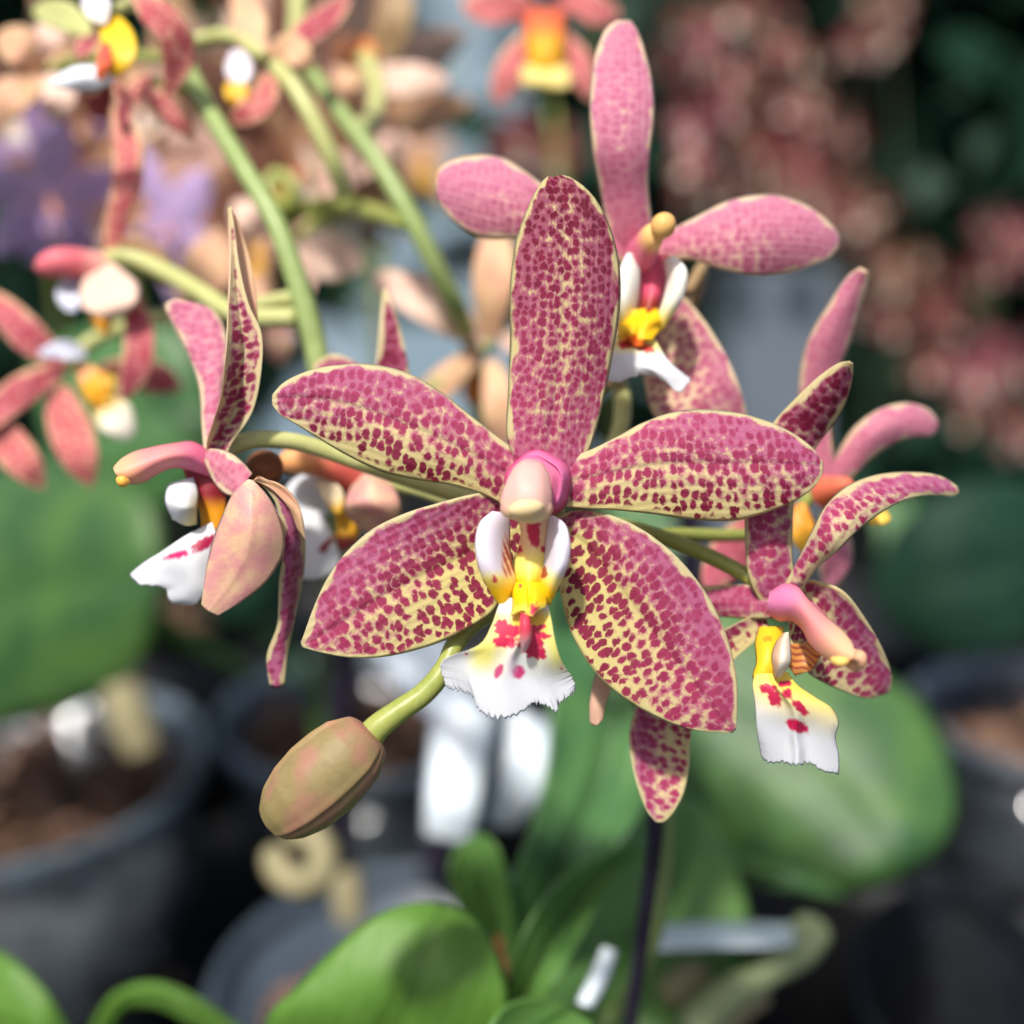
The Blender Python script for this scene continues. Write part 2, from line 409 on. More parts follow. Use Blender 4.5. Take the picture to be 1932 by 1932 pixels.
def tube(name, parent, pts, r, mats, seg=12, n=24, px=True, paint=None, ridge=None, origin=None, label=None, squash=1.0, capped=True, pv=None):
    """round body along points (x,y,z as P takes them, or world if px False); r in mm"""
    c = crom(pts, n); c = P(c[:, 0], c[:, 1], c[:, 2]) if px else c
    t = np.linspace(0, 1, n); r = interp(r, t) if not callable(r) else r(t)
    d = np.gradient(c, axis=0); d /= np.linalg.norm(d, axis=1)[:, None] + 1e-12
    ref = FW if abs((d[0] * FW).sum()) < .9 else RT
    verts = []; uvs = []; cols = []; L = 0
    a1 = np.cross(d[0], ref); a1 /= np.linalg.norm(a1)
    for i in range(n):
        a1 = a1 - d[i] * (a1 * d[i]).sum(); a1 /= np.linalg.norm(a1); a2 = np.cross(d[i], a1)
        if i: L += np.linalg.norm(c[i] - c[i - 1]) / S
        for j in range(seg):
            th = 2 * PI * j / seg; rr = r[i] * S
            if ridge: rr *= ridge(t[i], th)
            verts.append(c[i] + a1 * math.cos(th) * rr + a2 * math.sin(th) * rr * squash); uvs.append((L, (abs(th - PI)) * max(r[i], .3)))
    faces = []
    for i in range(n - 1):
        for j in range(seg):
            k = (j + 1) % seg
            faces.append([i * seg + j, i * seg + k, (i + 1) * seg + k, (i + 1) * seg + j])
    if capped: faces.append(list(range(seg))[::-1]); faces.append([(n - 1) * seg + j for j in range(seg)])
    verts = np.array(verts); col = None
    if pv is not None: col = np.array([pv(t[i], 2 * PI * j / seg, i * seg + j) for i in range(n) for j in range(seg)])
    if paint is not None: col = np.repeat(paint(t), seg, axis=0).reshape(-1, 3) if paint(t).ndim == 2 else paint(t)
    return obj(name, verts, faces, [M[mats]], parent, None, uvs, None, col, origin=origin, label=label)

def lin(*c): return np.array([((q / 255) / 12.92 if q / 255 <= .04045 else ((q / 255 + .055) / 1.055) ** 2.4) for q in c])
def blobm(x, y, cx, cy, rx, ry, a=0, soft=.25, nz=.25):
    ca, sa = math.cos(math.radians(a)), math.sin(math.radians(a))
    dx, dy = x - cx, y - cy; u = (dx * ca + dy * sa) / rx; v = (-dx * sa + dy * ca) / ry
    d = np.sqrt(u * u + v * v)
    d = d + nz * (np.sin(x * .31 + y * .17) * np.sin(y * .27 - x * .11 + cx) + .5 * np.sin(x * .7 + cy) * np.sin(y * .63))
    return np.clip((1 + soft / 2 - d) / soft, 0, 1)
def over(c, col, m): return c * (1 - m[..., None]) + np.asarray(col) * m[..., None]
def sst(v, a, b):
    q = np.clip((v - a) / (b - a), 0, 1); return q * q * (3 - 2 * q)
def radprof(pts):
    return lambda t: np.interp(t, [p[0] for p in pts], [p[1] for p in pts])
def ends(mid, a=.12, b=.12):
    """multiply a radius list with rounded ends"""
    def f(t):
        base = interp(mid, t)
        e = np.sqrt(np.clip(1 - np.clip((a - t) / a, 0, 1) ** 2, 1e-3, 1)) if a else 1
        g = np.sqrt(np.clip(1 - np.clip((t - 1 + b) / b, 0, 1) ** 2, 1e-3, 1)) if b else 1
        return base * e * g
    return f

WHITE = np.array([.74, .75, .78]); YEL = lin(240, 190, 20); PYEL = lin(240, 225, 130); CRIM = lin(190, 35, 75); MAG = lin(200, 25, 110)
# ================================================================== MAIN SPIKE
main = thing('orchid_plant', 'sharp foreground orchid with crimson spotted pink and cream flowers and a bud', 'orchid plant', G(960, 1830, .08))
tube('flower_stem', main, [(1120, 600, 26), (1075, 760, 16), (1040, 930, 9), (1110, 1100, 12), (1180, 1260, 16), (1245, 1450, 26), (1255, 1600, 36), (1225, 1800, 52), (1100, 1990, 70)], 1.0, 'stem', 10, 60)

# ---- centre flower
f1 = part_node('flower', main, P(1000, 930, 2), 'large sharp spotted flower facing the camera in the centre')
FD = dict(wash=[[.75, .8, .8], [.75, .52, .68], [.78, .45, .74], [.88, .50, .88], [.95, .58, .98], [.95, .6, .9]],
          spot=[[.30, .30, .30], [.34, .35, .34], [.40, .38, .40], [.42, .40, .43], [.44, .42, .46], [.40, .40, .40]],
          dark=[[.1, .1, .1], [.15, .15, .15], [.45, .45, .5], [.85, .8, .85], [1, 1, 1.05], [1, 1, 1]], yel=[[.1, .1], [.2, .2], [.45, .3], [.5, .3], [.4, .4], [.4, .4]], vio=[[.6, .6], [.3, .2], [.25, .2], [.35, .4], [.6, .7], [.7, .7]])
petal('dorsal_sepal', f1, [(988, 905), (957, 830), (958, 740), (962, 640), (962, 540), (972, 460), (990, 405), (1010, 362), (1024, 341), (1034, 332)],
      [(1082, 905), (1112, 850), (1138, 760), (1158, 660), (1170, 580), (1169, 500), (1152, 430), (1126, 378), (1100, 350), (1074, 333)],
      z=[2.2, 1.5, .6, .2, .8, 2], cup=[.8, 1.6, 2.0, 2.0, 1.0], crease=.35, vs=1.75, fields=FD, nt=80, ns=30, tip=[(1034, 332), (1045, 334), (1058, 330), (1074, 333)])
FL = dict(wash=[[.7, .7, .4], [.72, .42, .12], [.80, .45, .10], [.85, .55, .15], [.88, .62, .45], [.8, .7, .6]],
          spot=[[.33, .36, .40], [.38, .41, .46], [.38, .41, .46], [.36, .40, .46], [.38, .42, .42], [.33, .33, .33]],
          dark=[[.15, .2, .5], [.1, .25, .8], [.1, .3, .95], [.15, .4, .95], [.25, .5, .8], [.3, .4, .4]],
          yel=[[0, .2, .5], [0, .2, .75], [0, .25, .75], [0, .2, .6], [0, .1, .3], [0, 0, 0]], vio=[[.4, .3, .2], [.3, .2, .1], [.4, .3, .2], [.6, .4, .3], [.7, .5, .5], [.7, .7, .7]])
petal('left_petal', f1, [(990, 862), (942, 826), (890, 785), (840, 745), (780, 708), (710, 688), (640, 688), (580, 700), (535, 722), (513, 745)],
      [(955, 955), (905, 930), (850, 915), (790, 906), (720, 890), (650, 857), (600, 827), (560, 802), (528, 782), (513, 763)],
      z=[2.5, 1.2, .3, .2, .8, 1.6], cup=[.4, 1.2, 1.3, 1.0, .4], roll=[-.2, -.4, -.3, 0], crease=.3, fields=FL, nt=80, ns=30)
petal('right_petal', f1, [(1055, 870), (1110, 850), (1160, 826), (1215, 796), (1280, 775), (1350, 773), (1420, 785), (1480, 808), (1530, 842), (1553, 872)],
      [(1055, 955), (1105, 960), (1150, 962), (1230, 970), (1310, 981), (1390, 982), (1450, 966), (1500, 945), (1540, 915), (1553, 890)],
      z=[2.5, 1.2, .2, .4, 1.2, 2.4], cup=[.4, 1.2, 1.4, 1.1, .5], roll=[-.2, -.5, -.3, 0], crease=.3, fields=FL, nt=80, ns=30)
FS = dict(wash=[[.8, .3, 0], [.85, .16, 0], [.95, .30, .02], [.95, .42, .18], [.9, .58, .42], [.8, .65, .6]],
          spot=[[.40, .52, .49], [.39, .51, .49], [.38, .49, .48], [.40, .47, .47], [.44, .47, .47], [.40, .42, .40]],
          dark=[[.3, .8, .8], [.2, .8, .9], [.12, .6, .8], [.1, .45, .5], [.1, .2, .2], [.15, .1, .1]],
          yel=[[.4, .9, 1], [.1, .9, 1], [0, .8, .9], [0, .5, .7], [.1, .3, .4], [.1, .1, .1]], vio=[[.3, .2, .1], [.5, .3, 0], [.65, .4, .1], [.65, .4, .2], [.5, .3, .2], [.3, .2, .2]])
petal('lower_left_sepal', f1, [(985, 945), (945, 930), (900, 931), (830, 948), (760, 970), (700, 1000), (650, 1045), (615, 1095), (590, 1150), (573, 1198), (567, 1213)],
      [(1000, 990), (985, 1040), (965, 1090), (935, 1148), (890, 1182), (840, 1208), (780, 1228), (720, 1240), (660, 1241), (610, 1232), (570, 1221)],
      z=[4.6, 3.0, 1.6, .8, .6, .8, 1.4], cup=[-.4, -1.1, -.9, -.3, .3, .3], roll=[.4, .4, .2, 0, 0], crease=.35, fields=FS, nt=80, ns=32)
petal('lower_right_sepal', f1, [(1050, 975), (1085, 963), (1130, 966), (1190, 987), (1245, 1022), (1300, 1075), (1345, 1140), (1375, 1210), (1390, 1280), (1391, 1340), (1389, 1376)],
      [(1020, 1000), (1030, 1040), (1052, 1075), (1057, 1120), (1074, 1185), (1100, 1237), (1140, 1288), (1190, 1326), (1245, 1356), (1310, 1378), (1382, 1383)],
      z=[4.6, 3.0, 1.6, .9, .6, .8, 1.8], cup=[-.4, -1.2, -1.0, -.5, .1, .3], roll=[.3, .3, .2, 0, 0], crease=.5, fields=FS, nt=80, ns=32)
# collar of the column, pink-violet
def collar_paint(t):
    c = np.ones((len(t), 3)) * lin(196, 62, 112); return over(over(c, lin(214, 112, 160), sst(t, .2, .6)), lin(216, 115, 148), sst(t, .7, .95))
tube('column_base', f1, [(1014, 914, 3.6), (1016, 912, 2.4), (1017, 911, 1.5), (1016, 911, .8), (1012, 912, .2), (1008, 912, -.6)], [3.5, 3.4, 3.15, 2.85, 2.4, 1.8], 'collar', 48, 24, paint=collar_paint, ridge=lambda t, th: 1 + .04 * math.sin(th * 5 + 1) )
def col_paint(t):
    c = np.ones((len(t), 3)) * lin(226, 176, 166); c = over(c, lin(214, 140, 152), 1 - sst(t, .0, .35)); return over(c, lin(226, 202, 150), sst(t, .66, .85))
col1 = tube('column', f1, [(1003, 878, -1.4), (999, 900, -3.0), (995, 925, -4.2), (993, 950, -4.6), (992, 974, -3.9)], radprof([(0, .3), (.03, .85), (.1, 1.4), (.22, 1.8), (.4, 2.1), (.6, 2.35), (.76, 2.4), (.86, 2.2), (.93, 1.8), (1, 1.0)]), 'column', 48, 50, paint=col_paint, ridge=lambda t, th: 1 + .05 * math.sin(th * 2 + .5) + .035 * math.sin(th * 3 + t * 5) + .015 * math.sin(th * 7))
tube('anther_cap', f1, [(990, 945, -6.2), (992, 958, -6.6), (994, 974, -5.6)], ends([1.2, 1.7, 1.1], .5, .5), 'column', 20, 20, squash=.5,
     paint=lambda t: np.ones((len(t), 3)) * lin(230, 205, 155))
for cx_, cy_ in ((966, 958), (1021, 958)):
    tube('column_wing', f1, [(cx_, cy_ - 16, -4.6), (cx_, cy_, -5.0), (cx_ + (996 - cx_) * .3, cy_ + 14, -4.4)], ends([.8, 1.15, .8], .5, .5), 'column', 16, 16, paint=lambda t: over(np.ones((len(t), 3)) * lin(216, 160, 150), lin(228, 205, 150), sst(t, .3, .8)))
# column foot and lip claw
def foot_paint(x, y, t, s):
    c = np.ones(x.shape + (3,)) * lin(238, 195, 150)
    c = over(c, lin(240, 222, 110), sst(y, 1020, 1060)); c = over(c, YEL, sst(y, 1065, 1100))
    c = over(c, CRIM, blobm(x, y, 1007, 995, 13, 32, 0, .3, .2) * (y > 975)); c = over(c, CRIM, blobm(x, y, 1011, 1020, 8, 14, 0, .3, .2))
    c = over(c, CRIM, blobm(x, y, 980, 1036, 5, 8)); c = over(c, CRIM, blobm(x, y, 1027, 1036, 7, 6)); return c
petal('lip_claw', f1, [(972, 968), (982, 1000), (979, 1030), (970, 1060), (972, 1095), (984, 1112)], [(1036, 968), (1036, 1000), (1036, 1030), (1034, 1060), (1028, 1095), (1012, 1112)],
      z=[-3.0, -2.4, -1.8, -2.2, -3.0, -3.2], cup=[1.8, 1.6, 1.3, 1.6, 1.6], mats=('paint', 'paint'), paint=foot_paint, nt=40, ns=20, thick=.8, wave=0)
# side lobes
def lobe_paint(x, y, t, s):
    c = np.ones(x.shape + (3,)) * lin(214, 206, 218)
    c = over(c, PYEL, sst(y, 1070, 1095)); c = over(c, YEL, sst(y, 1082, 1118))
    inner = np.where(x < 1000, sst(x, 944, 952), 0) * sst(y, 995, 1040)
    stripe = .5 + .5 * np.sin((x * .9 - y * .35) * .75)
    m = inner * sst(stripe, .25, .6) * (1 - sst(y, 1075, 1098))
    c = over(c, lin(240, 190, 140), inner * (1 - sst(y, 1075, 1098)) * .8); c = over(c, lin(165, 30, 60), m)
    c = over(c, CRIM, blobm(x, y, 933, 1093, 5, 7)); return c
petal('side_lobe', f1, [(928, 964), (905, 985), (896, 1020), (900, 1060), (910, 1090), (925, 1118), (942, 1142)], [(962, 968), (963, 990), (963, 1020), (966, 1060), (974, 1090), (975, 1110), (962, 1142)],
      z=[-1.5, -3.0, -4.0, -4.4, -4.2, -3.4, -2.6], cup=[.6, 1.6, 1.8, 1.4, 1], roll=[1, 1.6, 1.6, 1, .4], mats=('paint', 'paint'), paint=lobe_paint, nt=44, ns=24, thick=.5, wave=.08)
petal('side_lobe', f1, [(1034, 975), (1030, 1000), (1026, 1040), (1022, 1075), (1016, 1100), (1022, 1140)], [(1044, 972), (1066, 988), (1076, 1020), (1074, 1060), (1060, 1095), (1038, 1142)],
      z=[-1.5, -3.2, -4.2, -4.4, -3.8, -2.6], cup=[.6, 1.4, 1.8, 1.4, 1], roll=[-1, -1.4, -1.4, -1, -.4], mats=('paint', 'paint'),
      paint=lambda x, y, t, s: over(over(over(np.ones(x.shape + (3,)) * lin(214, 208, 220), PYEL, sst(y + (1040 - x) * .5, 1065, 1095)), YEL, sst(y + (1040 - x) * .8, 1088, 1120)), lin(150, 60, 40), blobm(x, y, 1026, 1082, 6, 12)), nt=44, ns=24, thick=.5, wave=.08)
# callus, two-toothed yellow plates
def cal_paint(x, y, t, s):
    c = np.ones(x.shape + (3,)) * lin(246, 200, 20); c = over(c, lin(250, 225, 90), sst(t, .65, 1)); c = over(c, CRIM, blobm(x, y, 1007, 1150, 7, 12, 15, .3, .4)); c = over(c, CRIM, blobm(x, y, 982, 1105, 3, 4)); return c
petal('callus', f1, [(972, 1098), (966, 1115), (966, 1135), (964, 1163)], [(1022, 1098), (1031, 1115), (1033, 1135), (1031, 1145)], tip=[(964, 1163), (980, 1152), (991, 1152), (1004, 1163), (1015, 1152), (1031, 1145)],
      z=[-3.2, -4.4, -5.4, -5.6], cup=[1, 2.0, 2.2, 1.6], crease=[0, .8, .8, .2], mats=('paint', 'paint'), paint=cal_paint, nt=30, ns=24, thick=.9, wave=.1)
def lip_paint(x, y, t, s):
    c = np.ones(x.shape + (3,)) * WHITE
    g = np.clip(1 - (y - 1205) / 80, 0, 1); sd = np.clip(np.abs(x - 985) / 55, 0, 1.2)
    c = over(c, PYEL, np.clip(g * (.25 + sd * .9), 0, 1) * sst(y, 1140, 1165) * .95 * (1 - sst(np.abs(x - 985), 80, 120))); c = over(c, lin(235, 225, 110), np.clip(sst(sd, .8, 1.2) * sst(y, 1190, 1215) * (1 - sst(y, 1240, 1275)) * (1 - sst(np.abs(x - 985), 78, 104)), 0, 1) * .7)
    c = over(c, YEL, (blobm(x, y, 1008, 1178, 26, 30, 0, .9, .1) + blobm(x, y, 975, 1178, 12, 28, 0, .9, .1)).clip(0, 1) * .9)
    rd = lin(200, 40, 80)
    for b in ((947, 1186, 14, 19, -20), (953, 1211, 24, 11, 5), (968, 1190, 12, 12, 0), (1002, 1212, 22, 28, -20), (992, 1180, 8, 28, 5), (1014, 1232, 18, 11, 10), (985, 1165, 5, 12, 0),
              (1021, 1183, 8, 6, -20), (1024, 1199, 14, 6, 8), (1006, 1190, 9, 10, 0)): c = over(c, rd, blobm(x, y, *b, .22, .22))
    c = over(c, MAG, blobm(x, y, 978, 1268, 12, 13, 0, .4, .1) * .95); c = over(c, MAG, blobm(x, y, 941, 1266, 7, 14, 25, .4, .1) * .9)
    c = over(c, lin(225, 200, 225), blobm(x, y, 965, 1250, 10, 24, 0, 1.2, .1) * .5)
    c = over(c, lin(200, 60, 100), blobm(x, y, 880, 1234, 4, 2.5)); c = over(c, lin(200, 90, 80), blobm(x, y, 1059, 1262, 2.5, 2.5)); return c
petal('mid_lobe', f1, [(950, 1128), (941, 1142), (928, 1178), (909, 1212), (882, 1227), (856, 1235), (834, 1247), (831, 1264), (843, 1299)],
      [(1030, 1128), (1034, 1142), (1041, 1172), (1045, 1196), (1051, 1222), (1058, 1243), (1070, 1264), (1080, 1278), (1087, 1298)],
      tip=[(843, 1299), (873, 1306), (893, 1316), (901, 1336), (930, 1353), (983, 1345), (1007, 1327), (1028, 1331), (1050, 1342), (1057, 1325), (1076, 1312), (1087, 1298)],
      z=[-2.6, -3.4, -3.8, -3.4, -2.6, -2.0], cup=[.6, .8, .6, 1.0, 1.2], crease=[0, -1.0, -1.2, -.6, -.3, 0], mats=('paint', 'paint'), paint=lip_paint, nt=110, ns=110, thick=.35, wave=.3, fringe=8)
tube('keel', f1, [(988, 1150, -4.2), (991, 1175, -5.4), (992, 1200, -5.4), (988, 1232, -4.4)], ends([.45, .55, .6, .4], .3, .5), 'column', 12, 20, paint=lambda t: over(np.ones((len(t), 3)) * lin(205, 60, 85), lin(238, 190, 190), sst(t, .45, .9)))
tube('pedicel', f1, [(1030, 925, 4), (1036, 935, 7), (1040, 940, 9)], 1.0, 'pedicel', 10, 10)

# ---- bud
bud = part_node('flower_bud', main, P(610, 1460, 1), 'closed olive and pink bud on a green stalk at the lower left')
tube('pedicel', bud, [(1075, 1080, 12), (1000, 1130, 9), (900, 1170, 5), (862, 1210, 3), (838, 1262, 2), (800, 1308, 1.5), (755, 1340, 1.2), (712, 1373, 1), (690, 1400, 1)], [.95, .95, 1, 1.0, 1.0, 1.1, 1.15, 1.3, 1.55], 'pedicel', 16, 60)
def budridge(t, th):
    r = 1.0
    r += .02 * math.sin(th * 2 + 1.2) - .02
    for a in (.7 + t * .3, 2.75 + t * .2, 4.75 - t * .25):
        dd = abs((th - a + PI) % (2 * PI) - PI); sd_ = (th - a + PI) % (2 * PI) - PI; r -= (.10 * math.exp(-(dd / .07) ** 2) - .05 * math.exp(-((sd_ - .16) / .12) ** 2)) * min(1, t * 5)
    return r
def budpaint(t, th, k):
    v = Vector((t * 5.0, math.cos(th) * 1.4, math.sin(th) * 1.4)); a = mnoise.noise(v * 1.2) ; b = mnoise.noise(v * 5); f = mnoise.noise(v * 16)
    c = lin(142, 126, 84) * (1 + .10 * b + .12 * f); pk = min(1, max(0, a * 1.6 + .05)) * .55 + max(0, 1 - t / .13) * .6
    c = c * (1 - min(pk, .8)) + lin(176, 112, 106) * min(pk, .8)
    sh = min(abs((th - q + PI) % (2 * PI) - PI) for q in (.7 + t * .3, 2.75 + t * .2, 4.75 - t * .25))
    e = math.exp(-((sh - .12) / .06) ** 2) * .35; return c * (1 - e) + lin(182, 140, 100) * e
M['budskin'] = mat_paint('bud_surface', rough=.42, sss=.12, bump=.5)
tube('bud_body', bud, [(700, 1380, 1), (670, 1410, .6), (630, 1448, .2), (575, 1500, .2), (530, 1540, .8), (512, 1556, 1.2)],
     radprof([(0, 1.4), (.015, 2.1), (.04, 2.6), (.09, 3.0), (.2, 3.7), (.35, 4.05), (.50, 4.18), (.66, 3.9), (.80, 3.2), (.90, 2.4), (.965, 1.35), (1, .5)]), 'budskin', 96, 90, ridge=budridge, pv=budpaint)
def rim_paint(t): return over(np.ones((len(t), 3)) * lin(214, 140, 140), lin(190, 170, 90), sst(t, .5, 1))
tube('bud_collar', bud, [(702, 1384, .9), (697, 1389, .8), (688, 1397, .8)], ends([1.5, 1.9, 2.15], .5, .1), 'column', 32, 16, paint=rim_paint)

# ---- upper right flower
f2 = part_node('flower', main, P(1240, 480, 18), 'softly blurred pink flower standing above the centre flower on its right')
FP = dict(wash=[[1, 1, 1], [1, .95, 1], [1, .65, 1], [1, .6, 1], [1, .9, 1], [1, 1, 1]], spot=[[.35, .35], [.35, .35], [.33, .33], [.33, .33], [.3, .3], [.2, .2]], dark=.0, yel=0, vio=[[.4, .4], [.6, .7], [.7, .8], [.8, .9], [.8, .9], [.6, .6]])
FQ = dict(wash=[[.9, .8, .6], [.95, .65, .5], [1, .65, .55], [1, .85, .9], [1, 1, 1]], spot=[[.28, .34, .38], [.28, .34, .40], [.28, .32, .38], [.25, .3, .3], [.2, .2, .2]], dark=[[0, .2], [0, .3], [0, .3], [0, .1]], yel=0, vio=[[.6, .2], [.8, .3], [.9, .4], [.8, .8]])
petal('dorsal_sepal', f2, [(1165, 490), (1148, 440), (1132, 360), (1118, 290), (1112, 220), (1115, 150), (1126, 90), (1145, 52), (1165, 38)],
      [(1240, 470), (1230, 410), (1224, 350), (1226, 300), (1236, 215), (1231, 150), (1216, 90), (1202, 56), (1190, 38)], z=[18, 15, 12, 12, 14, 17], cup=[1, 1.5, 1.5, 1], fields=FP, mats=('spot_mid', 'back_pink'), nt=50, ns=20)
petal('left_petal', f2, [(1190, 440), (1130, 425), (1080, 390), (1022, 346), (988, 320), (949, 297), (906, 291), (860, 299), (830, 317), (821, 342)],
      [(1190, 500), (1140, 485), (1080, 465), (1030, 456), (970, 452), (906, 449), (863, 425), (836, 396), (824, 371), (821, 352)], z=[18, 15, 14, 15, 17], cup=[1, 1.5, 1.5, 1], fields=FQ, mats=('spot_mid', 'back_pink'), nt=50, ns=20)
petal('right_petal', f2, [(1222, 458), (1262, 436), (1320, 405), (1370, 380), (1430, 367), (1480, 370), (1530, 391), (1570, 424), (1585, 448)],
      [(1226, 492), (1266, 490), (1310, 492), (1360, 509), (1420, 520), (1480, 517), (1530, 502), (1565, 486), (1584, 464)], z=[18, 15, 14, 15, 18], cup=[1, 1.7, 1.7, 1], fields=FQ, mats=('spot_mid', 'back_pink'), nt=50, ns=20)
FR = dict(wash=[[.5, 0, 0], [.8, 0, 0], [.9, .3, .1], [.9, .5, .3], [.8, .6, .5]], spot=[[.42, .48, .5], [.4, .46, .5], [.38, .44, .45], [.36, .4, .4]], dark=[[.2, .5], [.1, .5], [0, .3], [0, .1]], yel=[[.3, .5], [0, .3], [0, .1]], vio=[[.5, .1], [.8, .2], [.7, .3]])
petal('lower_right_sepal', f2, [(1270, 540), (1305, 575), (1340, 620), (1380, 690), (1402, 750), (1412, 810), (1405, 860)], [(1215, 560), (1215, 640), (1215, 720), (1228, 775), (1262, 815), (1310, 850), (1390, 880)],
      z=[20, 20, 19, 18, 19, 20], cup=[-1, -1.5, -1, 0], fields=FR, mats=('spot_mid', 'back_pink'), nt=50, ns=22)
petal('lower_left_sepal', f2, [(1200, 540), (1150, 570), (1105, 620), (1080, 690), (1085, 740)], [(1220, 600), (1200, 660), (1160, 720), (1130, 745), (1095, 750)], z=[20, 20, 20, 21, 22], fields=FR, mats=('spot_mid', 'back_pink'))
tube('column', f2, [(1205, 500, 18), (1212, 480, 14.5), (1228, 450, 11.5), (1248, 435, 10)], ends([2.6, 2.1, 1.6, 1.5], .1, .3), 'column', 20, 20, squash=.8, paint=lambda t: over(np.ones((len(t), 3)) * lin(222, 110, 140), lin(235, 190, 120), sst(t, .5, .8)))
tube('anther_cap', f2, [(1232, 428, 10.5), (1252, 428, 9.6), (1272, 438, 9.6)], ends([1.25, 1.55, 1.2], .5, .5), 'column', 20, 16, paint=lambda t: np.ones((len(t), 3)) * lin(226, 178, 105))
petal('lip_claw', f2, [(1198, 480), (1203, 540), (1205, 610)], [(1262, 480), (1258, 540), (1238, 610)], z=[14, 14, 13], cup=2, mats=('paint', 'paint'), paint=lambda x, y, t, s: over(np.ones(x.shape + (3,)) * lin(215, 80, 110), lin(150, 50, 30), sst(y, 545, 575)), thick=.8)
W2 = lambda x, y, t, s: over(over(np.ones(x.shape + (3,)) * np.array([.85, .83, .74]), PYEL, sst(y, 560, 610)), YEL, sst(y, 590, 630))
petal('side_lobe', f2, [(1182, 478), (1168, 510), (1165, 560), (1168, 620)], [(1200, 475), (1208, 505), (1206, 560), (1196, 620)], z=[13, 11.5, 11.5, 13], cup=1.2, roll=1, mats=('paint', 'paint'), paint=W2)
petal('side_lobe', f2, [(1250, 488), (1256, 530), (1248, 570), (1225, 625)], [(1275, 483), (1297, 510), (1290, 560), (1250, 625)], z=[13, 11, 11, 13], cup=1.2, roll=-1, mats=('paint', 'paint'), paint=W2)
petal('callus', f2, [(1176, 585), (1165, 615), (1170, 650)], [(1240, 580), (1252, 610), (1232, 642)], tip=[(1170, 650), (1185, 640), (1200, 655), (1215, 640), (1232, 642)], z=[12.5, 10.5, 10], cup=[1, 2, 1.5], crease=.8, mats=('paint', 'paint'), wave=.5,
      paint=lambda x, y, t, s: over(over(np.ones(x.shape + (3,)) * lin(248, 195, 15), lin(215, 90, 10), blobm(x, y, 1190, 645, 22, 14)), lin(150, 60, 20), blobm(x, y, 1225, 575, 12, 14)), thick=.8)
petal('mid_lobe', f2, [(1160, 630), (1155, 670), (1140, 716)], [(1232, 632), (1262, 680), (1305, 716)], tip=[(1140, 716), (1162, 722), (1192, 712), (1230, 708), (1258, 724), (1282, 742), (1305, 716)],
      z=[12, 10.5, 9.5, 9.5], cup=[.8, 1.5, 1.5], mats=('paint', 'paint'), nt=40, ns=50, fringe=5, wave=.4,
      paint=lambda x, y, t, s: over(over(np.ones(x.shape + (3,)) * WHITE, PYEL, (1 - sst(y, 650, 676)) * .95), lin(205, 70, 70), (blobm(x, y, 1178, 650, 14, 8) + blobm(x, y, 1215, 655, 18, 8, 20)).clip(0, 1)))
tube('pedicel', f2, [(1235, 500, 19), (1285, 560, 23), (1325, 505, 26), (1290, 600, 28), (1190, 620, 28), (1120, 600, 26)], .75, 'stem_tan', 10, 50)
tube('pedicel', main, [(1120, 640, 24), (1150, 690, 24), (1172, 740, 23), (1172, 800, 20), (1140, 870, 17), (1075, 900, 12)], 1.05, 'pedicel_pale', 12, 40)

# ---- right flower, side view
f4 = part_node('flower', main, P(1480, 1120, 5), 'flower turned right with a long peach column, right of the centre flower')
FD4 = dict(wash=[[.8, .7, .7], [.7, .6, .6], [.7, .55, .7], [.8, .65, .85], [.9, .75, .9]], spot=[[.42, .42], [.44, .44], [.48, .48], [.5, .5], [.45, .45]], dark=[[.1, .1], [.2, .2], [.5, .6], [.8, .9], [.8, .9]], yel=.2, vio=[[.7, .7], [.2, .2], [.4, .5], [.6, .7]])
petal('dorsal_sepal', f4, [(1432, 1135), (1412, 1090), (1405, 1000), (1408, 910), (1432, 840), (1460, 796), (1502, 750), (1550, 706), (1585, 684), (1602, 681)],
      [(1515, 1115), (1498, 1070), (1496, 1000), (1500, 940), (1517, 885), (1543, 840), (1567, 808), (1593, 765), (1608, 715), (1610, 685)], z=[6, 5, 5.5, 7, 6, 4], cup=[.6, 1.2, 1.2, .8], roll=[0, .6, 1, 1.4, 1], fields=FD4, nt=70, ns=24)
FP4 = dict(wash=[[.7, .5, .4], [.7, .4, .2], [.8, .4, .4], [.95, .8, .85], [.9, .9, .9]], spot=[[.4, .42], [.4, .42], [.38, .4], [.32, .35], [.3, .3]], dark=[[0, .1], [0, .15], [0, .2], [.1, .1]], yel=0, vio=[[.5, .2], [.5, .2], [.7, .5], [.8, .8]])
petal('right_petal', f4, [(1478, 1105), (1508, 1050), (1532, 1000), (1556, 955), (1595, 918), (1650, 896), (1720, 890), (1775, 898), (1808, 918)],
      [(1510, 1120), (1540, 1075), (1580, 1040), (1630, 992), (1690, 952), (1740, 936), (1775, 935), (1796, 937), (1811, 930)], z=[4, 2, 0, 1, 4, 7, 9], cup=[1, 1.5, 1.8, 1.2], roll=[0, -1, -1, -.5], fields=FP4, mats=('spot', 'back_pink'), nt=60, ns=20)
petal('left_petal', f4, [(1490, 1102), (1430, 1102), (1370, 1103), (1310, 1108), (1280, 1118)], [(1480, 1168), (1420, 1168), (1370, 1165), (1310, 1160), (1280, 1140)], z=[5, 6, 8, 10, 12], cup=.8, fields=dict(wash=.75, spot=.38, dark=0, vio=.3), nt=40, ns=16)
petal('lower_right_sepal', f4, [(1490, 1090), (1540, 1095), (1590, 1114), (1636, 1172), (1670, 1235), (1683, 1280), (1680, 1306)], [(1485, 1140), (1490, 1200), (1500, 1243), (1528, 1273), (1584, 1302), (1636, 1318), (1672, 1310)],
      z=[7, 6, 6, 7, 9, 11], cup=[-1, -1.8, -1.5, -.3], fields=FR, mats=('spot', 'back_pink'), nt=60, ns=22)
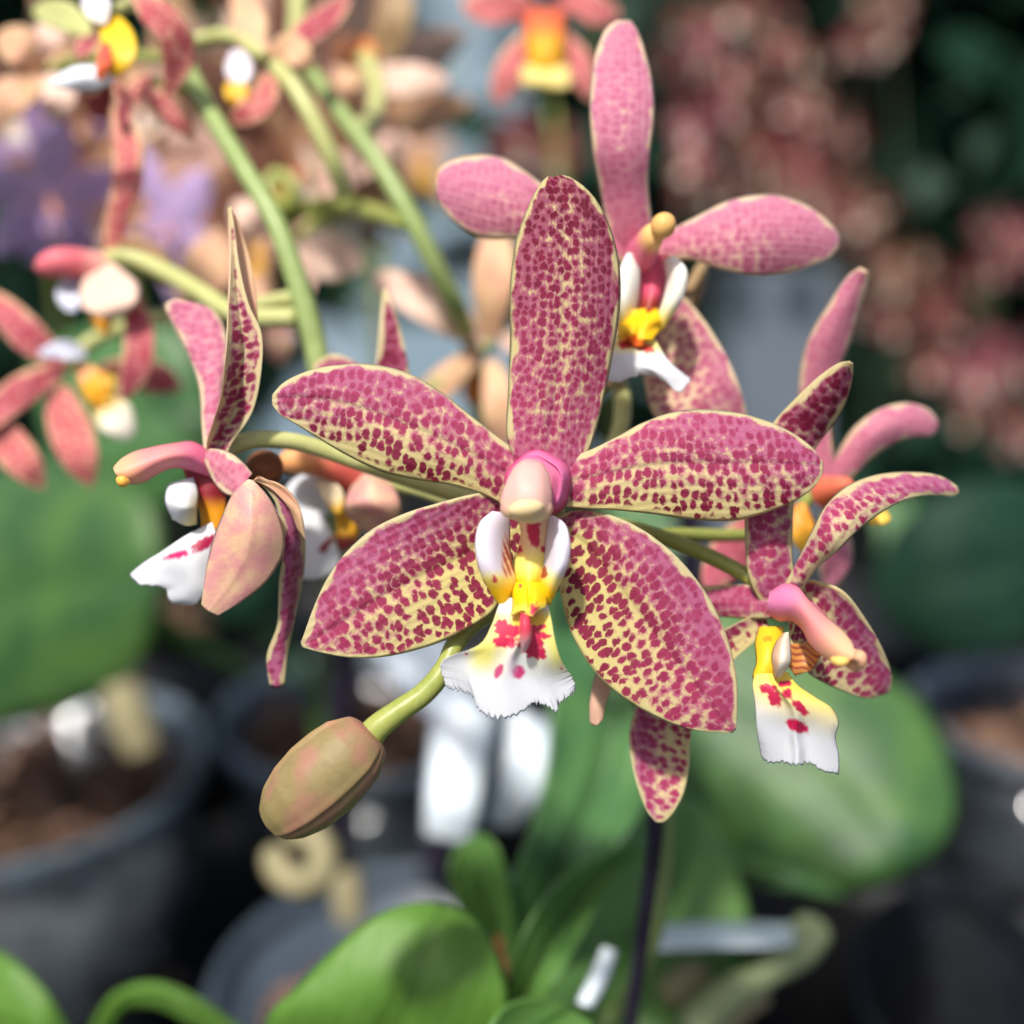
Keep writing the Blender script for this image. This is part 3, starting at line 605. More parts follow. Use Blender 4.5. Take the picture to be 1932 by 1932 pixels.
petal('lower_left_sepal', f4, [(1440, 1150), (1345, 1200), (1265, 1255), (1207, 1318), (1187, 1380), (1190, 1430), (1204, 1490), (1222, 1533), (1238, 1552)], [(1450, 1190), (1395, 1235), (1345, 1285), (1312, 1340), (1303, 1400), (1300, 1450), (1289, 1500), (1268, 1537), (1250, 1553)],
      z=[7, 9, 10, 9, 8, 8], cup=[-1, -1.4, -.8, .4], fields=dict(wash=[[.7, .1, 0], [.8, .2, 0], [.8, .45, .3], [.7, .45, .5]], spot=.42, dark=[[.2, .4], [.1, .25], [0, .1]], yel=[[0, .6], [0, .5], [0, .2]], vio=[[.7, .1], [.6, .2], [.5, .4]]), nt=60, ns=22)
petal('column', f4, [(1452, 1116), (1480, 1100), (1505, 1107), (1526, 1131), (1555, 1160), (1590, 1190), (1608, 1214), (1613, 1233)], [(1446, 1156), (1470, 1172), (1494, 1173), (1512, 1188), (1526, 1214), (1549, 1237), (1578, 1251), (1604, 1249)],
      z=[4, 1.2, -1.5, -4, -6.5, -8.2], cup=[1.5, 2.4, 2.2, 2.2, 1.8], mats=('column', 'column'), thick=2.4, nt=50, ns=28, wave=.12,
      paint=lambda x, y, t, s: over(over(over(np.ones(x.shape + (3,)) * lin(222, 128, 172), lin(230, 140, 140), sst(t, .15, .45)), lin(238, 182, 142), sst(t, .5, .85)), lin(205, 95, 120), sst(np.abs(s), .6, 1) * (1 - sst(t, .4, .7)) * .5))
tube('anther_cap', f4, [(1566, 1242, -7.0), (1584, 1248, -7.6), (1602, 1246, -7.9)], ends([.35, .5, .45], .5, .5), 'column', 16, 14, paint=lambda t: np.ones((len(t), 3)) * lin(245, 200, 110))
petal('side_lobe', f4, [(1432, 1182), (1424, 1210), (1426, 1250), (1420, 1280), (1440, 1300)], [(1480, 1182), (1478, 1205), (1475, 1240), (1470, 1275), (1470, 1300)], z=[5, 2, 1, 1, 2], cup=1.2, mats=('paint', 'paint'), paint=lambda x, y, t, s: over(np.ones(x.shape + (3,)) * lin(245, 195, 40), lin(205, 120, 30), blobm(x, y, 1448, 1205, 8, 6) * .7))
petal('side_lobe', f4, [(1478, 1194), (1462, 1215), (1455, 1240), (1462, 1278)], [(1488, 1192), (1492, 1220), (1492, 1250), (1472, 1279)], z=[0, -1.5, -2, -.5], cup=[.5, 1.5, 1.5, .6], mats=('paint', 'paint'), paint=lambda x, y, t, s: over(np.ones(x.shape + (3,)) * np.array([.8, .74, .62]), lin(205, 170, 140), 1 - sst(s, -.4, .3)))
petal('callus', f4, [(1490, 1215), (1485, 1250), (1500, 1275)], [(1545, 1210), (1548, 1235), (1530, 1265)], z=[4, 3, 3], mats=('paint', 'paint'), cup=-1, paint=lambda x, y, t, s: over(np.ones(x.shape + (3,)) * lin(205, 140, 70), lin(140, 45, 50), sst(np.sin((y - x * .4 + 4 * np.sin(x * .15)) * .5), -.2, .7) * .8))
def lip4(x, y, t, s):
    c = np.ones(x.shape + (3,)) * WHITE
    c = over(c, lin(245, 215, 90), (1 - sst(y + (1500 - x) * .3, 1290, 1390)))
    for b in ((1450, 1300, 16, 10, 10), (1462, 1318, 12, 16, -25), (1485, 1308, 9, 10, 0), (1480, 1290, 14, 6, 0), (1510, 1335, 8, 20, -45)): c = over(c, CRIM, blobm(x, y, *b, .3, .2))
    return over(c, lin(205, 25, 80), blobm(x, y, 1504, 1370, 22, 11, 25, .3, .15))
petal('mid_lobe', f4, [(1424, 1272), (1420, 1290), (1424, 1330), (1428, 1380), (1436, 1428)], [(1486, 1268), (1505, 1292), (1540, 1316), (1572, 1338), (1583, 1362), (1577, 1390), (1583, 1425), (1583, 1462)],
      tip=[(1436, 1428), (1452, 1440), (1476, 1438), (1500, 1444), (1528, 1440), (1550, 1454), (1583, 1462)], z=[1, 0, 0, 1, 2], cup=1.2, crease=-.8, mats=('paint', 'paint'), paint=lip4, nt=60, ns=60, fringe=5, thick=.35)
tube('pedicel', f4, [(1470, 1120, 6.5), (1420, 1092, 8), (1350, 1055, 9.5), (1280, 1025, 10.5), (1220, 1005, 11), (1130, 985, 11), (1070, 985, 11)], .85, 'pedicel', 14, 40)

# ---- right back flower
f5 = part_node('flower', main, P(1560, 900, 24), 'blurred pink flower behind the right flower, its petals reaching right and up')
K5 = dict(mats=('spot_mid', 'back_pink'), fields=dict(wash=.92, spot=.3, dark=0, vio=.55))
petal('dorsal_sepal', f5, [(1525, 920), (1512, 830), (1506, 750), (1510, 690), (1526, 635), (1560, 578), (1600, 520), (1622, 504)], [(1580, 915), (1572, 840), (1568, 780), (1583, 700), (1603, 650), (1620, 590), (1636, 540), (1639, 512)], z=[24, 23, 22, 20, 18, 16], cup=1.2, **K5)
petal('right_petal', f5, [(1560, 900), (1585, 845), (1615, 802), (1660, 771), (1710, 760), (1752, 772), (1770, 793)], [(1578, 925), (1610, 900), (1645, 866), (1690, 836), (1730, 825), (1758, 822), (1771, 806)], z=[24, 22, 21, 22, 25], cup=1.2, **K5)
cpetal('lower_left_sepal', f5, [(1500, 960), (1420, 1010), (1370, 1060), (1330, 1110)], 95, z=[25, 26, 27, 27], cup=.8, mats=('spot_salmon', 'back_pink'), fields=dict(wash=.85, spot=.35, dark=0, vio=.6))
cpetal('lower_right_sepal', f5, [(1560, 960), (1572, 1010), (1575, 1060), (1560, 1110)], 70, z=[25, 25, 26], cup=1, **K5)
tube('column', f5, [(1550, 930, 23), (1575, 925, 20), (1605, 918, 17)], ends([2.2, 1.6, 1.4], .2, .3), 'column', 16, 20, paint=lambda t: np.ones((len(t), 3)) * lin(232, 120, 90))
cpetal('side_lobe', f5, [(1510, 950), (1515, 1000), (1530, 1050)], 50, z=[22, 21, 21], mats=('paint', 'paint'), paint=lambda x, y, t, s: over(np.ones(x.shape + (3,)) * lin(225, 150, 50), lin(245, 190, 50), sst(t, .3, .8)))
cpetal('mid_lobe', f5, [(1640, 985), (1655, 975), (1680, 980)], 32, z=[20, 19, 19], mats=('paint', 'paint'), paint=lambda x, y, t, s: np.ones(x.shape + (3,)) * lin(240, 195, 80))
tube('pedicel', f5, [(1530, 930, 26), (1480, 1000, 26), (1380, 1010, 20), (1250, 1010, 14), (1090, 1040, 12)], .8, 'pedicel', 10, 30)
# hanging narrow petal tip between the sepals
petal('withered_sepal', main, [(1150, 1150), (1135, 1230), (1120, 1280), (1112, 1330), (1113, 1366)], [(1210, 1160), (1185, 1230), (1160, 1285), (1142, 1335), (1138, 1358)], z=[9, 8, 7, 6, 6], cup=.8, mats=('back', 'back'), tip=[(1113, 1366), (1125, 1370), (1138, 1358)])

# ---- left flower, side view (beige petal backs)
f3 = part_node('flower', main, P(410, 870, 8), 'flower seen from the side on the left, with a beige petal back and white lip')
petal('upper_left_petal', f3, [(384, 850), (380, 800), (376, 741), (358, 679), (330, 625), (312, 585), (311, 572)], [(425, 845), (420, 800), (420, 736), (430, 680), (428, 630), (404, 585), (330, 563)], z=[9, 10, 12, 14, 16, 17], cup=[.5, 1.5, 1.5, .5], mats=('spot_mid', 'back'), fields=dict(wash=.75, spot=.4, dark=.15, vio=.7), nt=50)
petal('dorsal_sepal', f3, [(400, 870), (389, 845), (402, 795), (416, 750), (425, 669), (430, 587), (435, 505), (435, 454), (429, 392)], [(425, 870), (436, 838), (476, 777), (493, 700), (493, 628), (470, 575), (452, 505), (443, 444), (436, 388)],
      z=[7, 6, 5, 5, 6, 8], cup=[-.5, -1.5, -1.5, -.5], roll=[0, 1.2, 1.5, .5], crease=.5, fields=dict(wash=[[.8, .5, .5], [.7, .3, .6], [.7, .3, .8], [.8, .5, .8], [.6, .6, .6]], spot=.44, dark=[[.2, .3], [.4, .5], [.6, .7], [.6, .6]], vio=.5), nt=70, ns=22)
petal('dorsal_sepal_back', f3, [(452, 520), (446, 480), (441, 440), (432, 388)], [(488, 640), (484, 560), (466, 470), (440, 400)], z=[8, 8.5, 9, 8.2], mats=('peach', 'peach'))
petal('column', f3, [(415, 862), (392, 848), (365, 833), (325, 836), (282, 844), (252, 852), (228, 866), (213, 882)], [(410, 905), (375, 893), (350, 886), (325, 884), (297, 895), (272, 910), (248, 914), (222, 905)],
      z=[7, 5.6, 4.6, 3.8, 3.2, 2.8], cup=[1, 2, 2, 1.8, 1.2], mats=('column', 'column'), thick=1.8, nt=50, ns=24, wave=.15,
      paint=lambda x, y, t, s: over(over(over(np.ones(x.shape + (3,)) * lin(210, 105, 140), lin(230, 145, 142), sst(t, .2, .5)), lin(238, 172, 132), sst(t, .6, .9)), lin(205, 90, 120), sst(np.abs(s), .55, 1) * (1 - sst(t, .5, .8)) * .45))
tube('anther_cap', f3, [(246, 908, 2.4), (232, 908, 2.2), (220, 901, 2.4)], ends([.35, .6, .4], .5, .5), 'column', 12, 12, paint=lambda t: np.ones((len(t), 3)) * lin(240, 180, 80))
petal('front_petal', f3, [(390, 845), (425, 850), (455, 868), (477, 893)], [(385, 870), (400, 905), (420, 930), (440, 938)], z=[6, 4, 2.5, 2], cup=1, tip=[(477, 893), (462, 910), (440, 938)], fields=dict(wash=.85, spot=.32, dark=0, vio=.2), mats=('spot_mid', 'back'))
petal('lower_front_sepal', f3, [(468, 904), (440, 930), (418, 975), (403, 1012), (390, 1065), (383, 1112), (379, 1142)], [(478, 906), (505, 935), (525, 970), (538, 1033), (508, 1092), (455, 1136), (410, 1163)], z=[2, 1, .5, 1, 2, 3], cup=[.6, 1.8, 2, 1, .5], crease=-.15, mats=('back_pink', 'spot'),
      tip=[(379, 1142), (392, 1154), (410, 1163)], nt=60, ns=22)
petal('lower_back_sepal', f3, [(486, 905), (520, 950), (533, 1043), (526, 1094), (522, 1181), (503, 1238), (508, 1294)], [(500, 905), (545, 940), (572, 990), (575, 1069), (560, 1151), (546, 1222), (537, 1292)], z=[3, 4, 5, 6, 7, 8], cup=[.5, 1, 1, .5], roll=[1, 1.5, 1, 0], tip=[(508, 1294), (522, 1298), (537, 1292)],
      fields=dict(wash=.85, spot=.36, dark=.3, vio=.7), mats=('spot', 'back'), nt=60)
petal('sepal_fold', f3, [(478, 906), (515, 925), (545, 960), (562, 1000)], [(495, 900), (540, 925), (568, 965), (577, 1020)], z=[2.4, 3, 3.5, 4.5], mats=('peach', 'peach'))
petal('side_lobe', f3, [(345, 905), (318, 915), (310, 945), (325, 980)], [(365, 900), (375, 930), (372, 960), (372, 990)], z=[8, 5, 4, 6], cup=1.5, tip=[(325, 980), (350, 992), (372, 990)], mats=('paint', 'paint'), paint=lambda x, y, t, s: over(np.ones(x.shape + (3,)) * WHITE, PYEL, sst(x + y * .6, 915, 955) * .8))
petal('lip_claw', f3, [(345, 885), (360, 930), (375, 960), (380, 1000)], [(440, 900), (430, 930), (425, 970), (420, 1010)], z=8, mats=('paint', 'paint'), paint=lambda x, y, t, s: over(np.ones(x.shape + (3,)) * lin(140, 30, 45), lin(225, 150, 20), sst(y, 930, 965)), cup=1)
petal('mid_lobe', f3, [(400, 985), (350, 1010), (305, 1040), (270, 1062), (243, 1084)], [(420, 1040), (400, 1080), (385, 1120), (370, 1140), (345, 1142)], tip=[(243, 1084), (262, 1102), (292, 1106), (312, 1112), (320, 1135), (345, 1142)], z=[7, 6, 6, 7, 8], cup=1, mats=('paint', 'paint'), fringe=4, nt=40, ns=40,
      paint=lambda x, y, t, s: over(over(np.ones(x.shape + (3,)) * WHITE, lin(165, 20, 70), blobm(x, y, 385, 1025, 26, 11, -30, .4)), lin(205, 30, 110), blobm(x, y, 335, 1047, 24, 6, -15, .5)))
tube('pedicel', f3, [(420, 860, 8), (440, 842, 8.5), (480, 830, 9), (545, 832, 10), (600, 845, 11), (700, 880, 12), (820, 920, 12.5), (900, 945, 12), (1000, 960, 11)], .95, 'pedicel_pale', 14, 50)
tube('aborted_bud', main, [(478, 880, 14), (498, 888, 13), (520, 905, 14)], ends([1.8, 2.4, 1.6], .4, .4), 'brown', 16, 16)
# ---- flower hidden behind the lower left sepal
f6 = part_node('flower', main, P(640, 900, 22), 'blurred flower with white lip peeping out left of the centre flower')
tube('column', f6, [(690, 905, 23), (640, 880, 21), (580, 868, 20), (520, 875, 19)], ends([2.6, 2.0, 1.8, 1.3], .1, .2), 'column', 20, 30, paint=lambda t: over(np.ones((len(t), 3)) * lin(215, 100, 90), lin(240, 170, 110), sst(t, .3, .8)))
cpetal('mid_lobe', f6, [(612, 930), (580, 940), (566, 980), (590, 1030), (610, 1090)], 88, z=[24, 23, 22, 23], kind='strip', mats=('paint', 'paint'), paint=lambda x, y, t, s: np.ones(x.shape + (3,)) * WHITE)
cpetal('side_lobe', f6, [(600, 905), (625, 930), (640, 970)], 40, z=[21, 20, 20], mats=('paint', 'paint'), paint=lambda x, y, t, s: over(np.ones(x.shape + (3,)) * lin(235, 215, 180), lin(235, 180, 60), sst(t, .5, .9)))
cpetal('lip_claw', f6, [(650, 910), (648, 950), (655, 1010), (600, 1040)], 44, z=22, mats=('paint', 'paint'), paint=lambda x, y, t, s: over(np.ones(x.shape + (3,)) * lin(150, 50, 50), lin(225, 165, 30), sst(y, 945, 975) * (1 - sst(y, 1005, 1020))))
petal('lower_sepal', f6, [(680, 895), (655, 930), (650, 960), (665, 985), (690, 1005)], [(700, 893), (740, 915), (757, 950), (755, 975), (720, 1010)], z=[20, 19, 18, 19, 20], cup=1.2, mats=('back_pink', 'back'))
petal('dorsal_sepal', f6, [(705, 790), (708, 700), (715, 620), (722, 545)], [(780, 790), (772, 700), (755, 620), (727, 543)], z=[20, 19, 19, 20], mats=('spot', 'back'), fields=dict(wash=.95, spot=.5, dark=.8, vio=.4))
petal('left_petal', f6, [(720, 740), (680, 690), (630, 668), (590, 685)], [(720, 800), (680, 760), (630, 730), (590, 700)], z=[20, 20, 21, 22], mats=('spot', 'back'), fields=dict(wash=.9, spot=.4, dark=.3, vio=.3))
tube('pedicel', f6, [(690, 905, 23), (780, 920, 20), (900, 960, 15), (1040, 990, 11)], .9, 'pedicel_pale', 10, 30)

# ================================================================== leaves of the front plant
def leaf(parent, A, B, z, mat='leaf_mid', cup=-4, **k):
    k.setdefault('nt', 36); k.setdefault('ns', 16)
    return petal('leaf', parent, A, B, z=z, cup=cup, mats=(mat, mat), thick=1.6, wave=.8, crease=k.pop('crease', 2.2), **k)
leaf(main, [(520, 2020), (500, 1930), (560, 1860), (640, 1780), (720, 1722), (790, 1702), (830, 1703)], [(900, 2060), (960, 2000), (970, 1920), (955, 1840), (925, 1770), (890, 1730), (850, 1708)], [34, 30, 30, 33, 38], 'leaf_bright', cup=2, crease=1.5)
leaf(main, [(945, 1850), (935, 1800), (960, 1680), (1000, 1560), (1030, 1440), (1035, 1300), (1020, 1150), (1060, 1020)], [(990, 1850), (1060, 1740), (1130, 1640), (1210, 1530), (1270, 1400), (1290, 1250), (1270, 1120), (1180, 1000)], [80, 72, 70, 78, 90, 105], 'leaf_dark', cup=-6, crease=5)
leaf(main, [(1010, 1960), (1000, 1820), (1040, 1680), (1130, 1560), (1240, 1470)], [(1330, 2000), (1370, 1880), (1390, 1740), (1370, 1600), (1290, 1490)], [112, 110, 116, 124, 132], 'leaf_mid', cup=-4, crease=4)
leaf(main, [(930, 1840), (900, 1760), (860, 1700), (850, 1640), (870, 1590)], [(975, 1830), (968, 1740), (955, 1650), (930, 1590), (900, 1570)], [72, 66, 64, 66], 'leaf_mid')
leaf(main, [(1000, 2050), (960, 1900), (1010, 1780), (1090, 1660), (1180, 1560), (1260, 1510), (1310, 1500)], [(1200, 2060), (1300, 1960), (1400, 1850), (1415, 1740), (1390, 1640), (1360, 1560), (1325, 1510)], [84, 80, 84, 92, 104, 112], 'leaf_mid' , cup=-5, crease=4)
leaf(main, [(960, 1880), (1000, 1740), (1090, 1640), (1200, 1590)], [(990, 1930), (1060, 1830), (1120, 1720), (1215, 1610)], [46, 44, 50, 60], 'leaf_mid')
leaf(main, [(900, 1990), (950, 1900), (1040, 1880)], [(1000, 2060), (1090, 2000), (1120, 1930)], [24, 26, 34], 'leaf_mid')
petal('sheath', main, [(920, 1900), (925, 1820), (938, 1760)], [(962, 1900), (958, 1820), (944, 1762)], z=[34, 50, 62], mats=('brown', 'brown'), thick=.6)
stk = tube('plant_stake', None, [(1236, 1180, 22), (1236, 1560, 30), (1215, 1740, 38), (1188, 1940, 48), (1170, 2060, 54)], 1.05, 'stake', 14, 40)
tag(stk, 'thin dark stake rising from the bottom to the tip of the hanging petal', 'plant stake', 'plant stakes')
# ================================================================== left spike with green stalk, soft pink flowers
def C1(*c): 
    v = lin(*c); return lambda x, y, t, s: np.ones(x.shape + (3,)) * v
def C2(a, b, t0, t1):
    a = lin(*a); b = lin(*b); return lambda x, y, t, s: over(np.ones(x.shape + (3,)) * a, b, sst(t, t0, t1))
SAL = dict(mats=('spot_salmon', 'back'), fields=dict(wash=.62, spot=.42, dark=.1, vio=.1))
SAV = dict(mats=('spot_salmon', 'back'), fields=dict(wash=.75, spot=.46, dark=.35, vio=.4))
PK = ('peach', 'peach'); PP = ('peach_pale', 'peach_pale')
left = thing('orchid_plant', 'blurred orchid with thick green stalk and soft salmon flowers at the left edge', 'orchid plant', G(500, 1250, .10))
tube('flower_stem', left, [(330, 40, 52), (350, 120, 46), (395, 210, 40), (455, 310, 36), (520, 420, 33), (560, 530, 32), (592, 640, 32), (610, 740, 34), (640, 900, 60), (640, 1100, 120), (600, 1240, 230)], [1.2, 1.3, 1.3, 1.3, 1.4, 1.5, 1.5, 1.5, 1.5, 1.6], 'stem', 16, 70)
g3 = part_node('flower', left, P(215, 520, 42), 'soft flower seen from the side with one long petal standing up, far left')
cpetal('dorsal_sepal', g3, [(210, 500), (215, 440), (235, 370), (243, 300), (232, 230), (222, 160)], 62, z=[44, 42, 40, 40, 42, 44], **SAL)
cpetal('upper_petal', g3, [(200, 490), (230, 470), (300, 500), (330, 540)], 60, z=[46, 50, 52, 54], mats=PK)
tube('column', g3, [(200, 510, 44), (160, 500, 42), (110, 496, 40), (66, 508, 40)], ends([2.2, 2.1, 2.0, 1.2], .1, .2), 'column', 16, 24, paint=lambda t: over(np.ones((len(t), 3)) * lin(235, 170, 160), lin(228, 115, 125), sst(t, .2, .5)))
cpetal('lower_front_sepal', g3, [(190, 500), (200, 540), (210, 570), (215, 600)], 120, z=[42, 38, 37, 38], mats=PP)
cpetal('lower_back_sepal', g3, [(240, 540), (262, 620), (255, 700), (225, 755)], 62, z=[42, 40, 40, 43], **SAV)
cpetal('side_lobe', g3, [(160, 525), (130, 550), (140, 590)], 50, z=[44, 41, 41], mats=('paint', 'paint'), paint=C1(215, 218, 235))
cpetal('lip_claw', g3, [(180, 560), (190, 590), (200, 630)], 44, z=44, mats=('paint', 'paint'), paint=C2((150, 60, 60), (220, 150, 30), .2, .6))
tube('pedicel', g3, [(200, 488, 43), (250, 488, 44), (320, 518, 42), (380, 553, 38), (450, 595, 35), (560, 600, 32)], 1.3, 'pedicel_pale', 14, 36)
g4 = part_node('flower', left, P(140, 720, 52), 'soft salmon flower with spread petals at the far left below the others')
for nm, pts, w_, z_ in (('petal', [(120, 690), (60, 640), (10, 590), (-40, 540)], 66, [52, 50, 50, 54]), ('petal', [(120, 700), (60, 725), (0, 770), (-60, 830)], 62, [52, 48, 46, 46]),
                        ('sepal', [(-20, 780), (10, 830), (50, 880), (85, 925)], 74, [50, 47, 46, 48]), ('sepal', [(110, 730), (125, 790), (150, 860), (175, 922)], 84, [52, 49, 48, 50]),
                        ('petal', [(190, 700), (250, 705), (300, 715), (348, 735)], 66, [53, 56, 58, 60])):
    cpetal(nm, g4, pts, w_, z=z_, kind='petal', **(SAL if nm != 'petal' else SAV))
cpetal('side_lobe', g4, [(75, 668), (120, 660), (165, 672)], 36, z=[49, 47, 48], mats=('paint', 'paint'), paint=C1(205, 208, 225))
cpetal('side_lobe', g4, [(215, 700), (200, 730), (205, 760)], 34, z=[50, 47, 46], mats=('paint', 'paint'), paint=C1(240, 200, 90))
cpetal('callus', g4, [(145, 690), (175, 720), (195, 775)], 52, z=[50, 46, 47], mats=('paint', 'paint'), paint=C2((235, 170, 120), (235, 160, 20), .2, .5))
cpetal('mid_lobe', g4, [(185, 745), (215, 785), (250, 826)], 74, z=[48, 46, 47], kind='leaf', mats=('paint', 'paint'), paint=C2((240, 210, 140), (232, 222, 205), .2, .6))
tube('pedicel', g4, [(120, 690, 55), (180, 640, 58), (300, 600, 52), (440, 585, 42), (560, 560, 33)], 1.1, 'pedicel_pale', 12, 30)
g1 = part_node('flower', left, P(200, 60, 34), 'soft flower with white lip and yellow centre in the upper left corner')
cpetal('side_lobe', g1, [(185, -40), (180, 0), (195, 45)], 56, z=[34, 31, 31], mats=('paint', 'paint'), paint=C2((225, 220, 235), (240, 230, 220), .4, .8))
cpetal('callus', g1, [(190, 30), (215, 60), (225, 100), (205, 145)], 70, z=[33, 30, 29, 30], mats=('paint', 'paint'), paint=C2((245, 200, 30), (238, 190, 40), .3, .8))
cpetal('lip_claw', g1, [(200, 80), (195, 120), (185, 150)], 26, z=[29, 28, 28.5], mats=('paint', 'paint'), paint=C2((215, 80, 60), (225, 110, 60), .3, .8))
petal('mid_lobe', g1, [(225, 130), (190, 122), (140, 125), (95, 150)], [(215, 155), (180, 172), (140, 172), (96, 160)], z=[30, 29, 29, 30], mats=('paint', 'paint'), paint=C1(236, 238, 245), cup=1, fringe=2, tip=[(95, 150), (93, 155), (96, 160)])
cpetal('right_petal', g1, [(250, -30), (280, 10), (325, 60), (335, 120), (310, 180)], 72, z=[34, 32, 32, 34, 37], **SAL)
cpetal('lower_sepal', g1, [(215, 150), (235, 200), (240, 260)], 34, z=[34, 35, 36], **SAV)
cpetal('left_petal', g1, [(150, 110), (160, 90), (190, 70)], 40, z=[38, 38, 38], **SAV)
cpetal('back_petal', g1, [(170, 60), (120, 30), (60, 20)], 60, z=[40, 44, 48], mats=('pedicel_pale', 'peach'))
tube('pedicel', g1, [(220, 20, 36), (280, -10, 44), (320, 10, 50)], .9, 'pedicel_pale', 10, 16)
g1b = part_node('flower', left, P(60, 130, 60), 'soft pale peach flower at the left edge beside the white lip')
for pts, w_ in (([(80, 130), (40, 90), (-10, 70)], 80), ([(80, 140), (40, 170), (0, 200), (-30, 240)], 80), ([(90, 140), (110, 180), (100, 230)], 70), ([(70, 120), (90, 70), (130, 40)], 60)):
    cpetal('petal', g1b, pts, w_, z=[60, 57, 60], mats=PP if w_ < 75 else PK)
tube('pedicel', g1b, [(80, 135, 62), (180, 110, 64), (330, 110, 48)], 1, 'pedicel', 10, 14)
g2 = part_node('flower', left, P(500, 100, 46), 'soft peach flower with white and yellow lip near the top beside the green stalks')
cpetal('side_lobe', g2, [(445, 95), (450, 125), (450, 165)], 54, z=[46, 43, 43], mats=('paint', 'paint'), paint=C1(232, 222, 232))
cpetal('callus', g2, [(440, 145), (445, 170), (455, 205)], 48, z=[44, 42, 43], mats=('paint', 'paint'), paint=C1(235, 180, 40))
cpetal('lower_sepal', g2, [(505, 140), (500, 180), (470, 210), (435, 228)], 60, z=[46, 43, 42, 44], **SAL)
cpetal('right_petal', g2, [(530, 110), (570, 70), (620, 30), (660, -10)], 56, z=[46, 46, 49, 52], **SAV)
cpetal('dorsal_sepal', g2, [(500, 110), (475, 70), (470, 30), (440, -20)], 70, z=[47, 48, 50, 52], mats=PK)
cpetal('left_petal', g2, [(510, 110), (540, 90), (560, 100), (590, 130)], 60, z=[47, 45, 44, 45], mats=PK)
tube('pedicel', g2, [(520, 125, 46), (555, 165, 44), (595, 235, 43), (630, 310, 44), (650, 370, 47)], [1.2, 1.3, 1.3, 1.3, 1.2], 'pedicel_pale', 12, 30)
tube('pedicel', g2, [(500, 110, 47), (440, 70, 50), (380, 75, 52), (340, 90, 50)], 1.1, 'pedicel_pale', 12, 20)
g7 = part_node('flower', left, P(300, 150, 44), 'soft dark pink petals hanging beside the thick green stalk at the upper left')
cpetal('petal', g7, [(250, 165), (290, 185), (325, 215), (370, 262)], 50, z=[44, 42, 42, 44], **SAL)
cpetal('petal', g7, [(300, 150), (260, 170), (240, 200)], 50, z=[45, 44, 44], **SAV)
tube('pedicel', g7, [(290, 160, 45), (340, 160, 44), (370, 170, 43)], .9, 'pedicel', 10, 10)

mid = thing('orchid_plant', 'blurred orchid behind with a peach flower turned away, left of the tall spotted sepal', 'orchid plant', G(820, 1180, .10))
tube('flower_stem', mid, [(575, 120, 60), (640, 210, 54), (715, 310, 50), (780, 420, 48), (830, 520, 50), (870, 600, 56), (900, 700, 75), (890, 900, 130), (830, 1180, 330)], [1.2, 1.4, 1.4, 1.5, 1.5, 1.5, 1.6], 'stem', 16, 60)
g5 = part_node('flower', mid, P(915, 650, 68), 'blurred peach flower seen from behind, left of the tall spotted sepal')
for pts, w_, mt in (([(915, 640), (850, 600), (780, 555), (700, 520)], 86, PP), ([(925, 640), (930, 560), (935, 480), (935, 420)], 84, PK), ([(900, 665), (860, 700), (820, 735), (770, 760)], 60, PK),
                    ([(925, 680), (940, 740), (945, 800), (935, 860)], 70, PK), ([(945, 650), (990, 640), (1040, 620), (1080, 600)], 70, PP)):
    cpetal('petal', g5, pts, w_, z=[60, 57, 57, 60], mats=mt, kind='sepal')
tube('pedicel', g5, [(920, 650, 67), (880, 680, 62), (830, 720, 58), (790, 760, 62)], 1.4, 'pedicel_pale', 12, 20)
cpetal('lip_claw', g5, [(905, 690), (895, 730), (890, 770)], 46, z=[72, 73, 74], mats=('paint', 'paint'), paint=C1(200, 120, 50))
g8 = part_node('flower', mid, P(610, 480, 75), 'blurred pale pink petals behind the thick green stalk at the middle left')
for pts, w_, mt in (([(560, 500), (600, 480), (640, 490), (690, 505)], 92, PP), ([(480, 470), (430, 480), (380, 520), (330, 560)], 110, PK), ([(500, 520), (480, 560), (470, 620)], 70, PK),
                    ([(520, 600), (525, 640), (530, 690)], 60, ('back_pink', 'back_pink')), ([(500, 450), (470, 410), (440, 380)], 70, PP)):
    cpetal('petal', g8, pts, w_, z=[76, 74, 76], mats=mt, kind='petal')
tube('pedicel', g8, [(540, 500, 78), (600, 420, 76), (700, 395, 70), (790, 425, 50)], 1.3, 'pedicel', 12, 20)
g9 = part_node('flower', mid, P(720, 140, 85), 'blurred tan and orange flower at the top with a rounded peach petal')
for pts, w_, mt in (([(700, 130), (740, 150), (790, 150), (850, 150)], 66, PP), ([(720, 110), (740, 60), (750, 10), (760, -40)], 74, ('stem_tan', 'peach')), ([(690, 120), (660, 95), (620, 100)], 60, ('brown', 'peach')),
                    ([(680, 120), (650, 150), (640, 190)], 60, PK), ([(660, 80), (690, 100), (700, 130)], 44, ('paint', 'paint'))):
    cpetal('petal', g9, pts, w_, z=[86, 84, 85], mats=mt, kind='petal', **({'paint': C1(235, 140, 70)} if mt[0] == 'paint' else {}))
tube('pedicel', g9, [(690, 110, 80), (710, 160, 74), (705, 220, 66), (670, 250, 54)], 1.5, 'pedicel_pale', 12, 20)
tube('pedicel', mid, [(560, -30, 78), (562, 30, 74), (560, 70, 68), (575, 125, 60)], 1.5, 'pedicel_pale', 12, 16)
tube('bud_stalk', mid, [(530, 420, 80), (580, 395, 78), (640, 385, 72), (700, 400, 60), (770, 420, 48)], 1.5, 'pedicel', 12, 20)
tube('curled_tendril', mid, [(530, 330, 76), (550, 350, 75), (548, 385, 75), (520, 385, 76), (505, 355, 77), (525, 325, 78)], 1.3, 'pedicel', 10, 30)

